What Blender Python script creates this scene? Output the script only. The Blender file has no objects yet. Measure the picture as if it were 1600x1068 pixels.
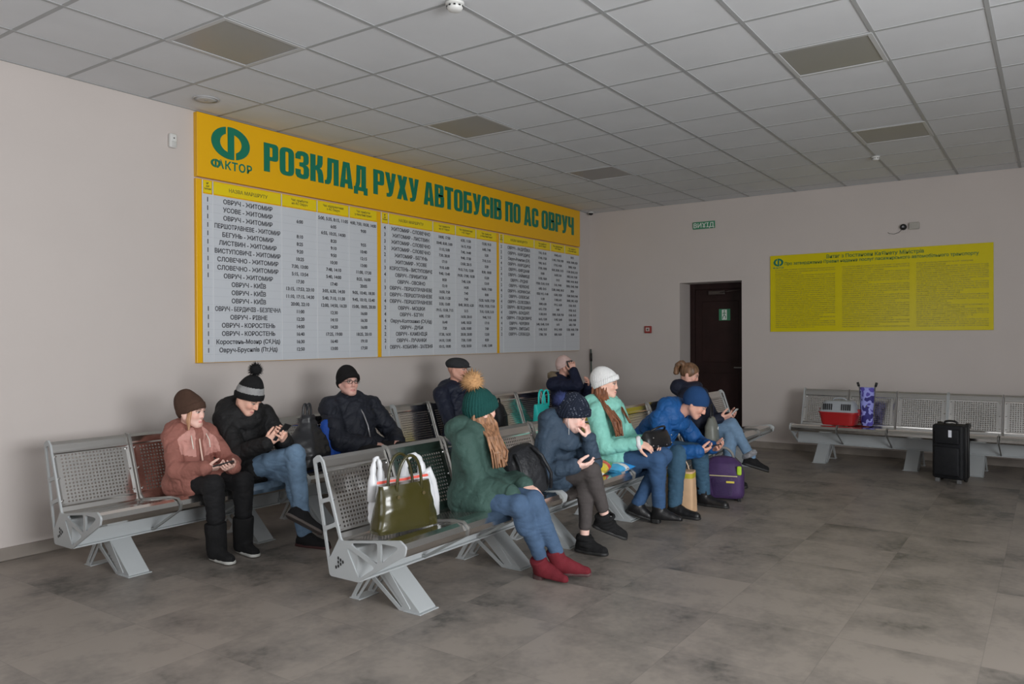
import bpy, bmesh, math, random
import numpy as np
from mathutils import Matrix, Vector

random.seed(4)
scene = bpy.context.scene
COL = scene.collection
PI = math.pi

# ------------------------------------------------------------------ camera
cam_data = bpy.data.cameras.new('camera')
cam = bpy.data.objects.new('camera', cam_data)
COL.objects.link(cam)
cam_data.sensor_fit = 'HORIZONTAL'
cam_data.sensor_width = 36.0
cam_data.lens = 36.0 * 1226.4 / 1600.0
cam_data.clip_start = 0.05
YAW, PITCH, ROLL = 0.96622, -0.0055, -0.00483
_f = Vector((math.sin(YAW) * math.cos(PITCH), math.cos(YAW) * math.cos(PITCH), math.sin(PITCH)))
_r = Vector((math.cos(YAW), -math.sin(YAW), 0))
_u = _r.cross(_f)
_r2 = math.cos(ROLL) * _r + math.sin(ROLL) * _u
_u2 = -math.sin(ROLL) * _r + math.cos(ROLL) * _u
cm = Matrix.Identity(4)
for i in range(3):
    cm[i][0], cm[i][1], cm[i][2] = _r2[i], _u2[i], -_f[i]
cm[0][3], cm[1][3], cm[2][3] = -2.772, -3.307, 1.455
cam.matrix_world = cm
scene.camera = cam

# ------------------------------------------------------------------ light and exposure
scene.view_settings.view_transform = 'Standard'
scene.view_settings.look = 'None'
scene.view_settings.gamma = 1.0
scene.view_settings.use_curve_mapping = False
scene.view_settings.exposure = 0.12
world = bpy.data.worlds.new('world')
scene.world = world
world.use_nodes = True
world.node_tree.nodes['Background'].inputs[0].default_value = (0.75, 0.85, 1.0, 1)
world.node_tree.nodes['Background'].inputs[1].default_value = 0.15

def daylight(name, loc, direction, sx, sy, power, color):
    l = bpy.data.lights.new(name, 'AREA')
    l.shape = 'RECTANGLE'; l.size = sx; l.size_y = sy; l.energy = power; l.color = color
    o = bpy.data.objects.new(name, l); COL.objects.link(o)
    o.location = loc
    o.rotation_euler = Vector(direction).to_track_quat('-Z', 'Y').to_euler()
    return o
# overcast daylight through the glazed entrance on the left; the panel behind the camera is an added fill light
daylight('entrance_daylight', (-2.56, -0.80, 1.55), (1, 0.06, 0.10), 2.0, 1.6, 23, (0.97, 0.985, 1.0))
daylight('rear_fill_light', (-1.3, -6.6, 1.75), (0.05, 1, 0.10), 3.6, 1.7, 335, (0.955, 0.98, 1.0))

# ------------------------------------------------------------------ materials
def srgb(v):
    v = v / 255.0
    return v / 12.92 if v <= 0.04045 else ((v + 0.055) / 1.055) ** 2.4
def pc(r, g, b, gain=1.75, cap=0.86):
    """surface colour of a thing seen at photo value r,g,b in this dim room"""
    return tuple(min(cap, srgb(c) * gain) for c in (r, g, b)) + (1,)

MATS = {}
def mat(name, color, rough=0.6, metal=0.0, bump=0.0, bscale=60.0, var=0.0, vscale=8.0, coat=0.0, spec=0.5, sheen=0.0, attr=False, alpha=1.0, bdist=0.004, stretch=None):
    if name in MATS: return MATS[name]
    m = bpy.data.materials.new(name); m.use_nodes = True
    nt = m.node_tree; b = nt.nodes['Principled BSDF']
    b.inputs['Base Color'].default_value = color
    b.inputs['Roughness'].default_value = rough
    b.inputs['Metallic'].default_value = metal
    b.inputs['Coat Weight'].default_value = coat
    b.inputs['Specular IOR Level'].default_value = spec
    b.inputs['Sheen Weight'].default_value = sheen
    b.inputs['Alpha'].default_value = alpha
    tc = nt.nodes.new('ShaderNodeTexCoord')
    src = None
    if attr:
        a = nt.nodes.new('ShaderNodeAttribute'); a.attribute_name = 'tint'
        src = a.outputs['Color']
    if var:
        n = nt.nodes.new('ShaderNodeTexNoise'); n.inputs['Scale'].default_value = vscale; n.inputs['Detail'].default_value = 4
        if stretch:
            mp = nt.nodes.new('ShaderNodeMapping'); mp.inputs['Scale'].default_value = stretch
            nt.links.new(tc.outputs['Object'], mp.inputs['Vector']); nt.links.new(mp.outputs['Vector'], n.inputs['Vector'])
        else: nt.links.new(tc.outputs['Object'], n.inputs['Vector'])
        mr = nt.nodes.new('ShaderNodeMapRange')
        mr.inputs['From Min'].default_value = 0.3; mr.inputs['From Max'].default_value = 0.7
        mr.inputs['To Min'].default_value = 1 - var; mr.inputs['To Max'].default_value = 1 + var
        nt.links.new(n.outputs['Fac'], mr.inputs['Value'])
        mx = nt.nodes.new('ShaderNodeMix'); mx.data_type = 'RGBA'; mx.blend_type = 'MULTIPLY'; mx.inputs['Factor'].default_value = 1
        if src: nt.links.new(src, mx.inputs['A'])
        else: mx.inputs['A'].default_value = color
        cb = nt.nodes.new('ShaderNodeCombineColor')
        for k in range(3): nt.links.new(mr.outputs['Result'], cb.inputs[k])
        nt.links.new(cb.outputs[0], mx.inputs['B'])
        src = mx.outputs['Result']
    if src: nt.links.new(src, b.inputs['Base Color'])
    if bump:
        n = nt.nodes.new('ShaderNodeTexNoise'); n.inputs['Scale'].default_value = bscale; n.inputs['Detail'].default_value = 3
        nt.links.new(tc.outputs['Object'], n.inputs['Vector'])
        bp = nt.nodes.new('ShaderNodeBump'); bp.inputs['Strength'].default_value = bump; bp.inputs['Distance'].default_value = bdist
        nt.links.new(n.outputs['Fac'], bp.inputs['Height']); nt.links.new(bp.outputs['Normal'], b.inputs['Normal'])
    MATS[name] = m
    return m

# ------------------------------------------------------------------ object helpers
def tag(o, label=None, cat=None, group=None, kind=None):
    if label: o['label'] = label
    if cat: o['category'] = cat
    if group: o['group'] = group
    if kind: o['kind'] = kind
    return o
def empty(name, loc=(0, 0, 0), rz=0.0):
    o = bpy.data.objects.new(name, None); COL.objects.link(o)
    o.location = loc; o.rotation_euler = (0, 0, rz); o.empty_display_size = 0.1
    return o
def thing(name, label, cat, loc=(0, 0, 0), rz=0.0, group=None):
    return tag(empty(name, loc, rz), label, cat, group)
def link_mesh(name, me, m, parent=None, smooth=None):
    for mm in (m if isinstance(m, (list, tuple)) else [m]):
        me.materials.append(mm)
    o = bpy.data.objects.new(name, me); COL.objects.link(o)
    if parent is not None: o.parent = parent
    if smooth is not None:
        me.polygons.foreach_set('use_smooth', [smooth] * len(me.polygons))
    return o
def part_world(o, parent):
    """parent an object whose mesh is written in world coordinates under an Empty that stands elsewhere (top level)"""
    o.parent = parent
    o.matrix_parent_inverse = parent.matrix_basis.inverted()
    return o
def copy_tree(o, parent=None):
    c = o.copy(); COL.objects.link(c)
    if parent is not None: c.parent = parent
    for ch in list(o.children): copy_tree(ch, c)
    return c

class MB:
    def __init__(s): s.bm = bmesh.new()
    def box(s, lo, hi, bevel=0.0, rot=None, seg=2):
        lo, hi = Vector(lo), Vector(hi)
        r = bmesh.ops.create_cube(s.bm, size=1.0)
        c = (lo + hi) / 2; d = hi - lo
        M = Matrix.Diagonal((d.x, d.y, d.z, 1))
        T = Matrix.Translation(c) @ (rot.to_4x4() if rot else Matrix.Identity(4)) @ M
        bmesh.ops.transform(s.bm, matrix=T, verts=r['verts'])
        if bevel:
            es = list({e for v in r['verts'] for e in v.link_edges})
            bmesh.ops.bevel(s.bm, geom=es, offset=bevel, segments=seg, affect='EDGES', profile=0.5)
        return s
    def tube(s, pts, r, n=8, caps=True, radii=None):
        pts = [Vector(p) for p in pts]
        rings = []; up = None
        for i, p in enumerate(pts):
            a = pts[max(i - 1, 0)]; b = pts[min(i + 1, len(pts) - 1)]
            t = (b - a).normalized()
            if up is None:
                up = t.orthogonal().normalized()
            else:
                up = (up - t * up.dot(t))
                up = up.normalized() if up.length > 1e-6 else t.orthogonal().normalized()
            sd = t.cross(up)
            rr = radii[i] if radii else r
            rings.append([s.bm.verts.new(p + (up * math.cos(k * 2 * PI / n) + sd * math.sin(k * 2 * PI / n)) * rr) for k in range(n)])
        for A, B in zip(rings, rings[1:]):
            for k in range(n): s.bm.faces.new((A[k], A[(k + 1) % n], B[(k + 1) % n], B[k]))
        if caps:
            s.bm.faces.new(rings[0][::-1]); s.bm.faces.new(rings[-1])
        return s
    def lathe(s, prof, c=(0, 0, 0), n=24, M=None):
        """prof: list of (radius, height)"""
        c = Vector(c); rings = []
        for r, h in prof:
            ring = []
            for k in range(n):
                v = Vector((r * math.cos(k * 2 * PI / n), r * math.sin(k * 2 * PI / n), h))
                if M: v = M @ v
                ring.append(s.bm.verts.new(c + v))
            rings.append(ring)
        for A, B in zip(rings, rings[1:]):
            for k in range(n): s.bm.faces.new((A[k], A[(k + 1) % n], B[(k + 1) % n], B[k]))
        s.bm.faces.new(rings[0][::-1]); s.bm.faces.new(rings[-1])
        return s
    def prism(s, poly, a, b, axis=0):
        """poly in the two other axes, extruded from a to b along axis (0: x, 1: y, 2: z)"""
        def P(t, u, v):
            return Vector((t, u, v)) if axis == 0 else Vector((u, t, v)) if axis == 1 else Vector((u, v, t))
        A = [s.bm.verts.new(P(a, u, v)) for u, v in poly]; B = [s.bm.verts.new(P(b, u, v)) for u, v in poly]
        n = len(poly)
        s.bm.faces.new(A); s.bm.faces.new(B[::-1])
        for i in range(n): s.bm.faces.new((A[i], B[i], B[(i + 1) % n], A[(i + 1) % n]))
        return s
    def quad(s, *ps):
        s.bm.faces.new([s.bm.verts.new(Vector(p)) for p in ps]); return s
    def grid(s, fn, nu, nv, closed_u=False):
        """surface from fn(u, v), u and v in 0..1"""
        V = [[s.bm.verts.new(Vector(fn(i / nu, j / nv))) for j in range(nv + 1)] for i in range(nu + (0 if closed_u else 1))]
        m = len(V)
        for i in range(nu):
            for j in range(nv):
                a, b = V[i], V[(i + 1) % m]
                s.bm.faces.new((a[j], b[j], b[j + 1], a[j + 1]))
        return s
    def mesh(s, name, solid=0.0):
        bmesh.ops.remove_doubles(s.bm, verts=s.bm.verts, dist=1e-6)
        bmesh.ops.recalc_face_normals(s.bm, faces=s.bm.faces)
        if solid:
            bmesh.ops.solidify(s.bm, geom=s.bm.faces[:], thickness=solid)
            bmesh.ops.recalc_face_normals(s.bm, faces=s.bm.faces)
        me = bpy.data.meshes.new(name); s.bm.to_mesh(me); s.bm.free()
        return me
    def build(s, name, m, parent=None, smooth=False, solid=0.0):
        return link_mesh(name, s.mesh(name, solid), m, parent, smooth)

def fillet(poly, r, n=4):
    """round the corners of a 2D polygon"""
    out = []; N = len(poly)
    for i in range(N):
        p0, p1, p2 = Vector(poly[i - 1]), Vector(poly[i]), Vector(poly[(i + 1) % N])
        a, b = (p0 - p1), (p2 - p1)
        la, lb = a.length, b.length
        a.normalize(); b.normalize()
        ang = a.angle(b)
        t = min(r / max(math.tan(ang / 2), 1e-3), la * 0.45, lb * 0.45)
        A, B = p1 + a * t, p1 + b * t
        for k in range(n + 1):
            q = k / n
            out.append(tuple((1 - q) ** 2 * A + 2 * q * (1 - q) * p1 + q * q * B))
    return out
def plate(polys, thick, x0):
    """mesh of a flat plate in the (y, z) plane with holes: polys[0] outline, rest holes; from x0 to x0+thick"""
    cu = bpy.data.curves.new('plate', 'CURVE'); cu.dimensions = '2D'; cu.fill_mode = 'BOTH'
    cu.extrude = thick / 2
    for poly in polys:
        sp = cu.splines.new('POLY'); sp.points.add(len(poly) - 1); sp.use_cyclic_u = True
        for p, q in zip(sp.points, poly): p.co = (q[0], q[1], 0, 1)
    ob = bpy.data.objects.new('plate', cu)
    me = bpy.data.meshes.new_from_object(ob)
    bpy.data.objects.remove(ob); bpy.data.curves.remove(cu)
    me.transform(Matrix(((0, 0, 1, x0 + thick / 2), (1, 0, 0, 0), (0, 1, 0, 0), (0, 0, 0, 1))))
    return me
def merge(meshes, name):
    bm = bmesh.new()
    for m in meshes:
        bm.from_mesh(m); bpy.data.meshes.remove(m)
    bmesh.ops.remove_doubles(bm, verts=bm.verts, dist=1e-6)
    me = bpy.data.meshes.new(name); bm.to_mesh(me); bm.free()
    return me
def text_mesh(body, size, offset=0.0, align='CENTER', spacing=1.0, extrude=0.0006, sx=1.0, line=1.0):
    cu = bpy.data.curves.new('lettering', 'FONT')
    cu.body = body; cu.size = size; cu.offset = offset; cu.align_x = align; cu.align_y = 'TOP_BASELINE'
    cu.extrude = extrude; cu.space_character = spacing; cu.space_line = line; cu.resolution_u = 3
    ob = bpy.data.objects.new('lettering', cu)
    me = bpy.data.meshes.new_from_object(ob)
    bpy.data.objects.remove(ob); bpy.data.curves.remove(cu)
    if sx != 1.0: me.transform(Matrix.Diagonal((sx, 1, 1, 1)))
    return me
# wall frames: text x,y -> wall
WALL_BACK = Matrix(((1, 0, 0, 0), (0, 0, -1, 0), (0, 1, 0, 0), (0, 0, 0, 1)))     # faces -y
WALL_RIGHT = Matrix(((0, 0, -1, 0), (-1, 0, 0, 0), (0, 1, 0, 0), (0, 0, 0, 1)))   # faces -x
# ------------------------------------------------------------------ the room
H = 3.30; XF = 7.52; YB = 2.40

def nodes(m): return m.node_tree, m.node_tree.nodes, m.node_tree.links
def floor_material():
    m = bpy.data.materials.new('floor_tile'); m.use_nodes = True
    nt, N, L = nodes(m); b = N['Principled BSDF']
    tc = N.new('ShaderNodeNewGeometry')
    mp = N.new('ShaderNodeMapping'); mp.inputs['Location'].default_value = (0.94, 1.04, 0); mp.inputs['Scale'].default_value = (1 / .6, 1 / .6, 1)
    mp.vector_type = 'POINT'
    sub = N.new('ShaderNodeVectorMath'); sub.operation = 'ADD'; sub.inputs[1].default_value = (-0.03 + 6, 0.04 + 9, 0)
    L.new(tc.outputs['Position'], sub.inputs[0])
    sc = N.new('ShaderNodeVectorMath'); sc.operation = 'MULTIPLY'; sc.inputs[1].default_value = (1 / .6, 1 / .6, 0)
    L.new(sub.outputs[0], sc.inputs[0])
    fl = N.new('ShaderNodeVectorMath'); fl.operation = 'FLOOR'; L.new(sc.outputs[0], fl.inputs[0])
    fr = N.new('ShaderNodeVectorMath'); fr.operation = 'FRACTION'; L.new(sc.outputs[0], fr.inputs[0])
    wn = N.new('ShaderNodeTexWhiteNoise'); wn.noise_dimensions = '2D'; L.new(fl.outputs[0], wn.inputs['Vector'])
    # cloudy pattern, cut anew in each tile
    off = N.new('ShaderNodeVectorMath'); off.operation = 'MULTIPLY_ADD'
    L.new(wn.outputs['Color'], off.inputs[0]); off.inputs[1].default_value = (7, 7, 7); L.new(tc.outputs['Position'], off.inputs[2])
    n1 = N.new('ShaderNodeTexNoise'); n1.inputs['Scale'].default_value = 2.6; n1.inputs['Detail'].default_value = 7; n1.inputs['Roughness'].default_value = 0.62
    L.new(off.outputs[0], n1.inputs['Vector'])
    n2 = N.new('ShaderNodeTexNoise'); n2.inputs['Scale'].default_value = 28; n2.inputs['Detail'].default_value = 4
    L.new(off.outputs[0], n2.inputs['Vector'])
    a = N.new('ShaderNodeMath'); a.operation = 'MULTIPLY_ADD'; L.new(n2.outputs['Fac'], a.inputs[0]); a.inputs[1].default_value = 0.22
    L.new(n1.outputs['Fac'], a.inputs[2])
    a2 = N.new('ShaderNodeMath'); a2.operation = 'MULTIPLY_ADD'; L.new(wn.outputs['Value'], a2.inputs[0]); a2.inputs[1].default_value = 0.17
    L.new(a.outputs[0], a2.inputs[2])
    cr = N.new('ShaderNodeValToRGB')
    e = cr.color_ramp.elements
    e[0].position = 0.49; e[0].color = (0.105, 0.099, 0.088, 1)
    e[1].position = 0.80; e[1].color = (0.300, 0.262, 0.228, 1)
    k = e.new(0.62); k.color = (0.215, 0.190, 0.168, 1)
    L.new(a2.outputs[0], cr.inputs['Fac'])
    # joints
    sx = N.new('ShaderNodeSeparateXYZ'); L.new(fr.outputs[0], sx.inputs[0])
    def near(o):
        p = N.new('ShaderNodeMath'); p.operation = 'PINGPONG'; p.inputs[1].default_value = 0.5; L.new(o, p.inputs[0])
        return p.outputs[0]
    mn = N.new('ShaderNodeMath'); mn.operation = 'MINIMUM'; L.new(near(sx.outputs[0]), mn.inputs[0]); L.new(near(sx.outputs[1]), mn.inputs[1])
    lt = N.new('ShaderNodeMath'); lt.operation = 'LESS_THAN'; lt.inputs[1].default_value = 0.0035; L.new(mn.outputs[0], lt.inputs[0])
    jm = N.new('ShaderNodeMath'); jm.operation = 'MULTIPLY'; jm.inputs[1].default_value = 0.22; L.new(lt.outputs[0], jm.inputs[0])
    mx = N.new('ShaderNodeMix'); mx.data_type = 'RGBA'; L.new(jm.outputs[0], mx.inputs['Factor']); L.new(cr.outputs['Color'], mx.inputs['A']); mx.inputs['B'].default_value = (0.07, 0.064, 0.058, 1)
    L.new(mx.outputs['Result'], b.inputs['Base Color'])
    rr = N.new('ShaderNodeMapRange'); rr.inputs['To Min'].default_value = 0.34; rr.inputs['To Max'].default_value = 0.5
    L.new(n1.outputs['Fac'], rr.inputs['Value']); L.new(rr.outputs['Result'], b.inputs['Roughness'])
    b.inputs['Specular IOR Level'].default_value = 0.45
    bp = N.new('ShaderNodeBump'); bp.inputs['Strength'].default_value = 0.08; bp.inputs['Distance'].default_value = 0.002
    L.new(n2.outputs['Fac'], bp.inputs['Height']); L.new(bp.outputs['Normal'], b.inputs['Normal'])
    return m
M_floor = floor_material()
M_wall = mat('wall_paint', (0.60, 0.545, 0.515, 1), 0.75, bump=0.05, bscale=120, var=0.02, vscale=1.5)
M_ceil = mat('ceiling_tile', (0.72, 0.735, 0.755, 1), 0.85, bump=0.15, bscale=220, var=0.03, vscale=2.2)
M_grid = mat('ceiling_grid', (0.40, 0.41, 0.415, 1), 0.5)
M_base = mat('baseboard_tile', (0.27, 0.235, 0.205, 1), 0.5, var=0.15, vscale=6)
M_door = mat('door_wood', (0.024, 0.010, 0.009, 1), 0.5, var=0.25, vscale=5, spec=.25)
M_white = mat('white_plastic', (0.72, 0.72, 0.70, 1), 0.4)
M_black = mat('black_plastic', (0.015, 0.015, 0.016, 1), 0.4)
M_redp = mat('red_plastic', (0.30, 0.03, 0.025, 1), 0.4)

def struct(o): o['kind'] = 'structure'; return o
struct(MB().box((-5.2, -7.0, -0.1), (XF, YB, 0)).build('floor', M_floor))
struct(MB().box((-5.2, -7.0, H), (XF, YB, H + 0.1)).build('ceiling', M_ceil))
struct(MB().box((-5.2, YB, -0.1), (XF + 0.45, YB + 0.15, H + 0.1)).build('wall_back', M_wall))
# right wall with the door recess (y 0.10..0.97, z 0..2.20)
wr = MB()
for lo, hi in (((XF, 0.97, 0), (XF + .45, YB, H)), ((XF, -7.0, 0), (XF + .45, 0.10, H)), ((XF, 0.10, 2.20), (XF + .45, 0.97, H))):
    wr.box(lo, hi)
struct(wr.build('wall_right', M_wall))
# left wall with the glazed entrance, front wall with a window band added for the fill light; both unseen
wl = MB()
for lo, hi in (((-2.75, .35, 0), (-2.6, YB, H)), ((-2.75, -1.9, 2.5), (-2.6, .35, H)), ((-2.75, -2.2, 0), (-2.6, -1.9, H)), ((-5.2, -2.35, 0), (-2.6, -2.2, H)), ((-5.2, -7, 0), (-5.05, -2.2, H))):
    wl.box(lo, hi)
struct(wl.build('wall_left', M_wall))
wf = MB()
for lo, hi in (((-5.2, -7.0, 0), (XF, -6.85, 0.85)), ((-5.2, -7.0, 2.7), (XF, -6.85, H)), ((-5.2, -7.0, .85), (-3.2, -6.85, 2.7)), ((.6, -7.0, .85), (XF, -6.85, 2.7))):
    wf.box(lo, hi)
struct(wf.build('wall_front', M_wall))
struct(MB().box((-2.6, YB - 0.012, 0), (XF, YB, 0.085), 0.003).build('baseboard_back', M_base))
bb = MB().box((XF - 0.012, 0.97, 0), (XF, YB - .012, 0.085), 0.003); bb.box((XF - 0.012, -6.85, 0), (XF, 0.10, 0.085), 0.003)
struct(bb.build('baseboard_right', M_base))
# suspended ceiling: T bars on a 0.6 m grid
tb = MB()
z0 = H - 0.004
for k in range(-11, 4):
    y = 0.6 * k
    tb.box((-5.05, y - 0.012, z0), (XF, y + 0.012, H + .01))
for k in range(-8, 13):
    x = 0.6 * k
    tb.box((x - 0.012, -6.85, z0 + 0.0008), (x + 0.012, YB, H + .01))
struct(tb.build('trim_1', M_grid))
an = MB().box((-2.6, YB - .02, z0), (XF, YB, H + .01)); an.box((XF - .02, -6.85, z0), (XF, YB, H + .01))
struct(an.build('trim_2', M_grid))
# door in its recess
DX = XF + 0.40
d = struct(MB().box((DX, 0.06, 0.0), (DX + .05, 1.01, 2.24)).build('wall_recess', M_door)); d.name = 'trim_3'
door = empty('door_1'); struct(door)
fr = MB()
fr.box((DX - .03, 0.90, 0), (DX, 0.97, 2.2), .004); fr.box((DX - .03, 0.10, 0), (DX, 0.15, 2.2), .004); fr.box((DX - .03, 0.15, 2.12), (DX, 0.90, 2.2), .004)
fr.build('door_frame', M_door, door)
lf = MB().box((DX - .02, 0.155, 0.01), (DX + .01, 0.895, 2.115), .003)
for z1, z2 in ((0.2, 0.95), (1.1, 1.95)):
    lf.box((DX - .026, 0.27, z1), (DX - .018, 0.79, z2), .005)
lf.build('door_leaf', M_door, door)
MB().tube([(DX - .03, .22, 1.03), (DX - .07, .22, 1.03), (DX - .07, .32, 1.03)], .009).build('door_handle', mat('handle_metal', (.35, .33, .3, 1), .35, 1.0), door)
cl = MB().box((DX - .08, .45, 2.04), (DX - .03, .68, 2.095), .006); cl.tube([(DX - .055, .55, 2.06), (DX - .16, .38, 2.075), (DX - .05, .24, 2.10)], .007)
cl.build('door_closer', mat('closer_paint', (.06, .045, .04, 1), .45), door)
M_green = mat('sign_green', pc(38, 100, 72, 1.9), 0.35)
M_signw = mat('sign_white', (0.75, 0.78, 0.74, 1), 0.4)
st = MB().box((DX - .0285, .385, 1.68), (DX - .0255, .545, 1.84)).build('exit_sticker', M_green, door)
st['label'] = 'green and white emergency exit sticker'
ic = MB()
ic.box((DX - .0297, .432, 1.69), (DX - .0287, .503, 1.83))
ic.build('sticker_panel', M_signw, st)
fg = MB()
hx = DX - .0305
fg.lathe([(.0, 0), (.010, 0), (.010, .0008), (0, .0008)], (hx, .468, 1.812), 12, Matrix.Rotation(PI / 2, 3, 'Y'))
for a_, b_ in (((.468, 1.798), (.470, 1.755)), ((.468, 1.79), (.445, 1.775)), ((.468, 1.79), (.492, 1.772)), ((.470, 1.757), (.448, 1.735)), ((.448, 1.735), (.452, 1.705)), ((.470, 1.757), (.488, 1.73)), ((.488, 1.73), (.492, 1.702))):
    fg.tube([(hx, *a_), (hx, *b_)], .005, 6)
fg.build('running_figure', M_green, st)
# frames of the two openings; the rear one is added around the fill light
M_alu = mat('window_frame', (0.7, 0.7, 0.7, 1), 0.4)
w1 = MB()
for y in (-1.9, -1.16, -.42, .29): w1.box((-2.72, y, 0), (-2.64, y + .06, 2.5))
w1.box((-2.72, -1.9, 2.44), (-2.64, .35, 2.5)); w1.box((-2.72, -1.9, 0), (-2.64, .35, .06))
struct(w1.build('window_1', M_alu))
w2 = MB()
for x in (-3.2, -1.95, -.7, .54): w2.box((x, -6.97, .85), (x + .06, -6.88, 2.7))
w2.box((-3.2, -6.97, .85), (.6, -6.88, .91)); w2.box((-3.2, -6.97, 2.64), (.6, -6.88, 2.7))
struct(w2.build('added_window', M_alu))
# ------------------------------------------------------------------ ceiling and wall fittings
M_diff = mat('light_diffuser', (0.30, 0.30, 0.295, 1), 0.3, spec=0.5)
M_diffframe = mat('light_frame', (0.55, 0.56, 0.57, 1), 0.4)
def ceiling_light(x, y, label):
    t = thing('ceiling_light', label, 'ceiling light', (x, y, H), 0, 'square ceiling light panels')
    f = MB()
    for lo, hi in (((-.298, -.298, -.007), (.298, -.268, .0)), ((-.298, .268, -.007), (.298, .298, .0)), ((-.298, -.268, -.007), (-.268, .268, .0)), ((.268, -.268, -.007), (.298, .268, .0))):
        f.box(lo, hi, .002)
    f.build('light_frame', M_diffframe, t)
    MB().box((-.268, -.268, -.003), (.268, .268, -.0005)).build('diffuser', M_diff, t)
    return t
ceiling_light(.3, .9, 'warm tinted square ceiling light panel nearest the viewer, at upper left')
ceiling_light(2.7, .9, 'square ceiling light panel above the middle of the yellow timetable board')
ceiling_light(5.1, .9, 'square ceiling light panel above the right end of the timetable board')
ceiling_light(2.7, -2.1, 'large grey unlit ceiling light panel at upper right of the photo')
ceiling_light(5.1, -2.1, 'unlit ceiling light panel near the right wall beside the small smoke detector')

def detector(x, y, label, s=1.0):
    t = thing('smoke_detector', label, 'smoke detector', (x, y, H - .004))
    MB().lathe([(.0, 0), (.052 * s, 0), (.052 * s, -.012 * s), (.046 * s, -.016 * s), (0, -.016 * s)]).build('base', M_white, t, True)
    MB().lathe([(.0, -.016 * s), (.043 * s, -.016 * s), (.045 * s, -.03 * s), (.036 * s, -.044 * s), (.022 * s, -.05 * s), (0, -.05 * s)]).build('sensor_head', M_white, t, True)
    v = MB()
    for k in range(10):
        a = k * 2 * PI / 10
        R = Matrix.Rotation(a, 3, 'Z'); c = R @ Vector((.0445 * s, 0, -.026 * s))
        v.box(c - Vector((.003, .006, .004)) * s, c + Vector((.003, .006, .004)) * s, rot=R)
    v.build('vent_slots', M_black, t)
    return t
detector(.61, -.60, 'white smoke detector with black slots at the top edge of the photo')
detector(6.0, -1.80, 'small white smoke detector on the ceiling near the right wall', .8)
t = thing('ceiling_speaker', 'round flat white speaker grille in the ceiling left of the timetable board', 'speaker', (.87, 2.06, H - .001))
MB().lathe([(0, 0), (.10, 0), (.10, -.006), (.094, -.009), (.088, -.006), (0, -.006)], n=40).build('rim', mat('speaker_rim', (.5, .5, .5, 1), .5), t, True)
MB().lathe([(0, -.006), (.086, -.006), (.05, -.009), (0, -.010)], n=32).build('grille', mat('speaker_grille', (.55, .55, .545, 1), .6, bump=.6, bscale=300), t, True)
MB().lathe([(0, -.009), (.012, -.010), (0, -.013)], n=12).build('badge', mat('speaker_badge', (.3, .3, .3, 1), .4), t, True)
t = thing('motion_sensor', 'small white motion sensor on the wall left of the timetable board', 'motion sensor', (.79, YB, 3.01))
MB().box((-.03, -.04, -.055), (.03, 0, .055), .012, seg=3).build('housing', M_white, t, True)
MB().box((-.022, -.046, -.048), (.022, -.036, -.005), .006, seg=2).build('lens', mat('sensor_lens', (.6, .6, .58, 1), .3), t, True)
MB().box((-.004, -.043, .015), (.006, -.039, .024), .001).build('indicator', mat('sensor_dot', (.05, .04, .04, 1), .3), t)
t = thing('dome_camera', 'tiny dark dome camera under the ceiling in the far corner', 'camera', (7.40, 2.30, H - .004))
MB().lathe([(0, 0), (.04, 0), (.04, -.018), (0, -.018)]).build('base', M_white, t, True)
MB().lathe([(0, -.018), (.033, -.018), (.03, -.035), (.015, -.046), (0, -.048)]).build('dome', M_black, t, True)
# camera on the right wall
t = thing('wall_camera', 'small black wall camera with pale junction box and loose cable above the yellow notice', 'camera', (XF, -1.84, 2.74))
MB().box((-.035, -.17, -.035), (0, -.06, .045), .008).build('junction_box', mat('box_beige', (.42, .40, .36, 1), .6), t)
MB().lathe([(0, 0), (.036, 0), (.036, .02), (.03, .045), (0, .05)], M=Matrix.Rotation(-PI / 2, 3, 'Y')).build('camera_body', M_black, t, True)
MB().lathe([(0, .05), (.012, .05), (.012, .054), (0, .054)], M=Matrix.Rotation(-PI / 2, 3, 'Y'), n=12).build('camera_lens', mat('lens_grey', (.3, .3, .32, 1), .2), t)
MB().tube([(-.006, .02, -.03), (-.01, .05, -.06), (-.01, .10, -.075), (-.008, .15, -.065), (-.006, .17, -.05)], .003, 6).build('cable', mat('cable_grey', (.2, .19, .18, 1), .6), t, True)
t = thing('fire_alarm_button', 'red square fire alarm call point on the wall left of the dark door', 'fire alarm', (XF, 1.44, 1.56))
MB().box((-.035, -.05, -.05), (0, .05, .05), .006).build('housing', M_redp, t)
MB().box((-.038, -.03, -.024), (-.034, .03, .03), .003).build('button_plate', mat('alarm_plate', (.55, .45, .42, 1), .4), t)
MB().lathe([(0, 0), (.012, 0), (.012, .003), (0, .003)], (-.038, 0, 0), 12, Matrix.Rotation(-PI / 2, 3, 'Y')).build('push_button', mat('alarm_dark', (.08, .05, .05, 1), .4), t)
t = thing('exit_sign', 'green sign with white word high on the wall above the dark door', 'sign', (XF, .615, 2.972))
MB().box((-.02, -.155, -.048), (0, .155, .048), .003).build('sign_panel', M_green, t)
me = text_mesh('ВИХІД', .085, .0015, sx=1.05)
me.transform(Matrix.Translation((-.0205, 0, -.031)) @ WALL_RIGHT)
link_mesh('lettering', me, M_signw, t)
t = thing('broom', 'thin dark green pole with black grip leaning in the far corner', 'broom', (7.44, 2.30, 0))
MB().tube([(0.03, .03, .06), (.035, .05, 1.28)], .011, 8).build('handle', mat('broom_green', (.05, .085, .075, 1), .5), t, True)
MB().tube([(.034, .045, 1.10), (.035, .048, 1.22)], .017, 8).build('grip', M_black, t, True)
bh = MB().box((-.10, .0, .045), (.07, .05, .075), .006); bh.box((-.10, .003, 0), (.07, .047, .046), .004)
bh.build('brush_head', M_black, t)

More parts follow.
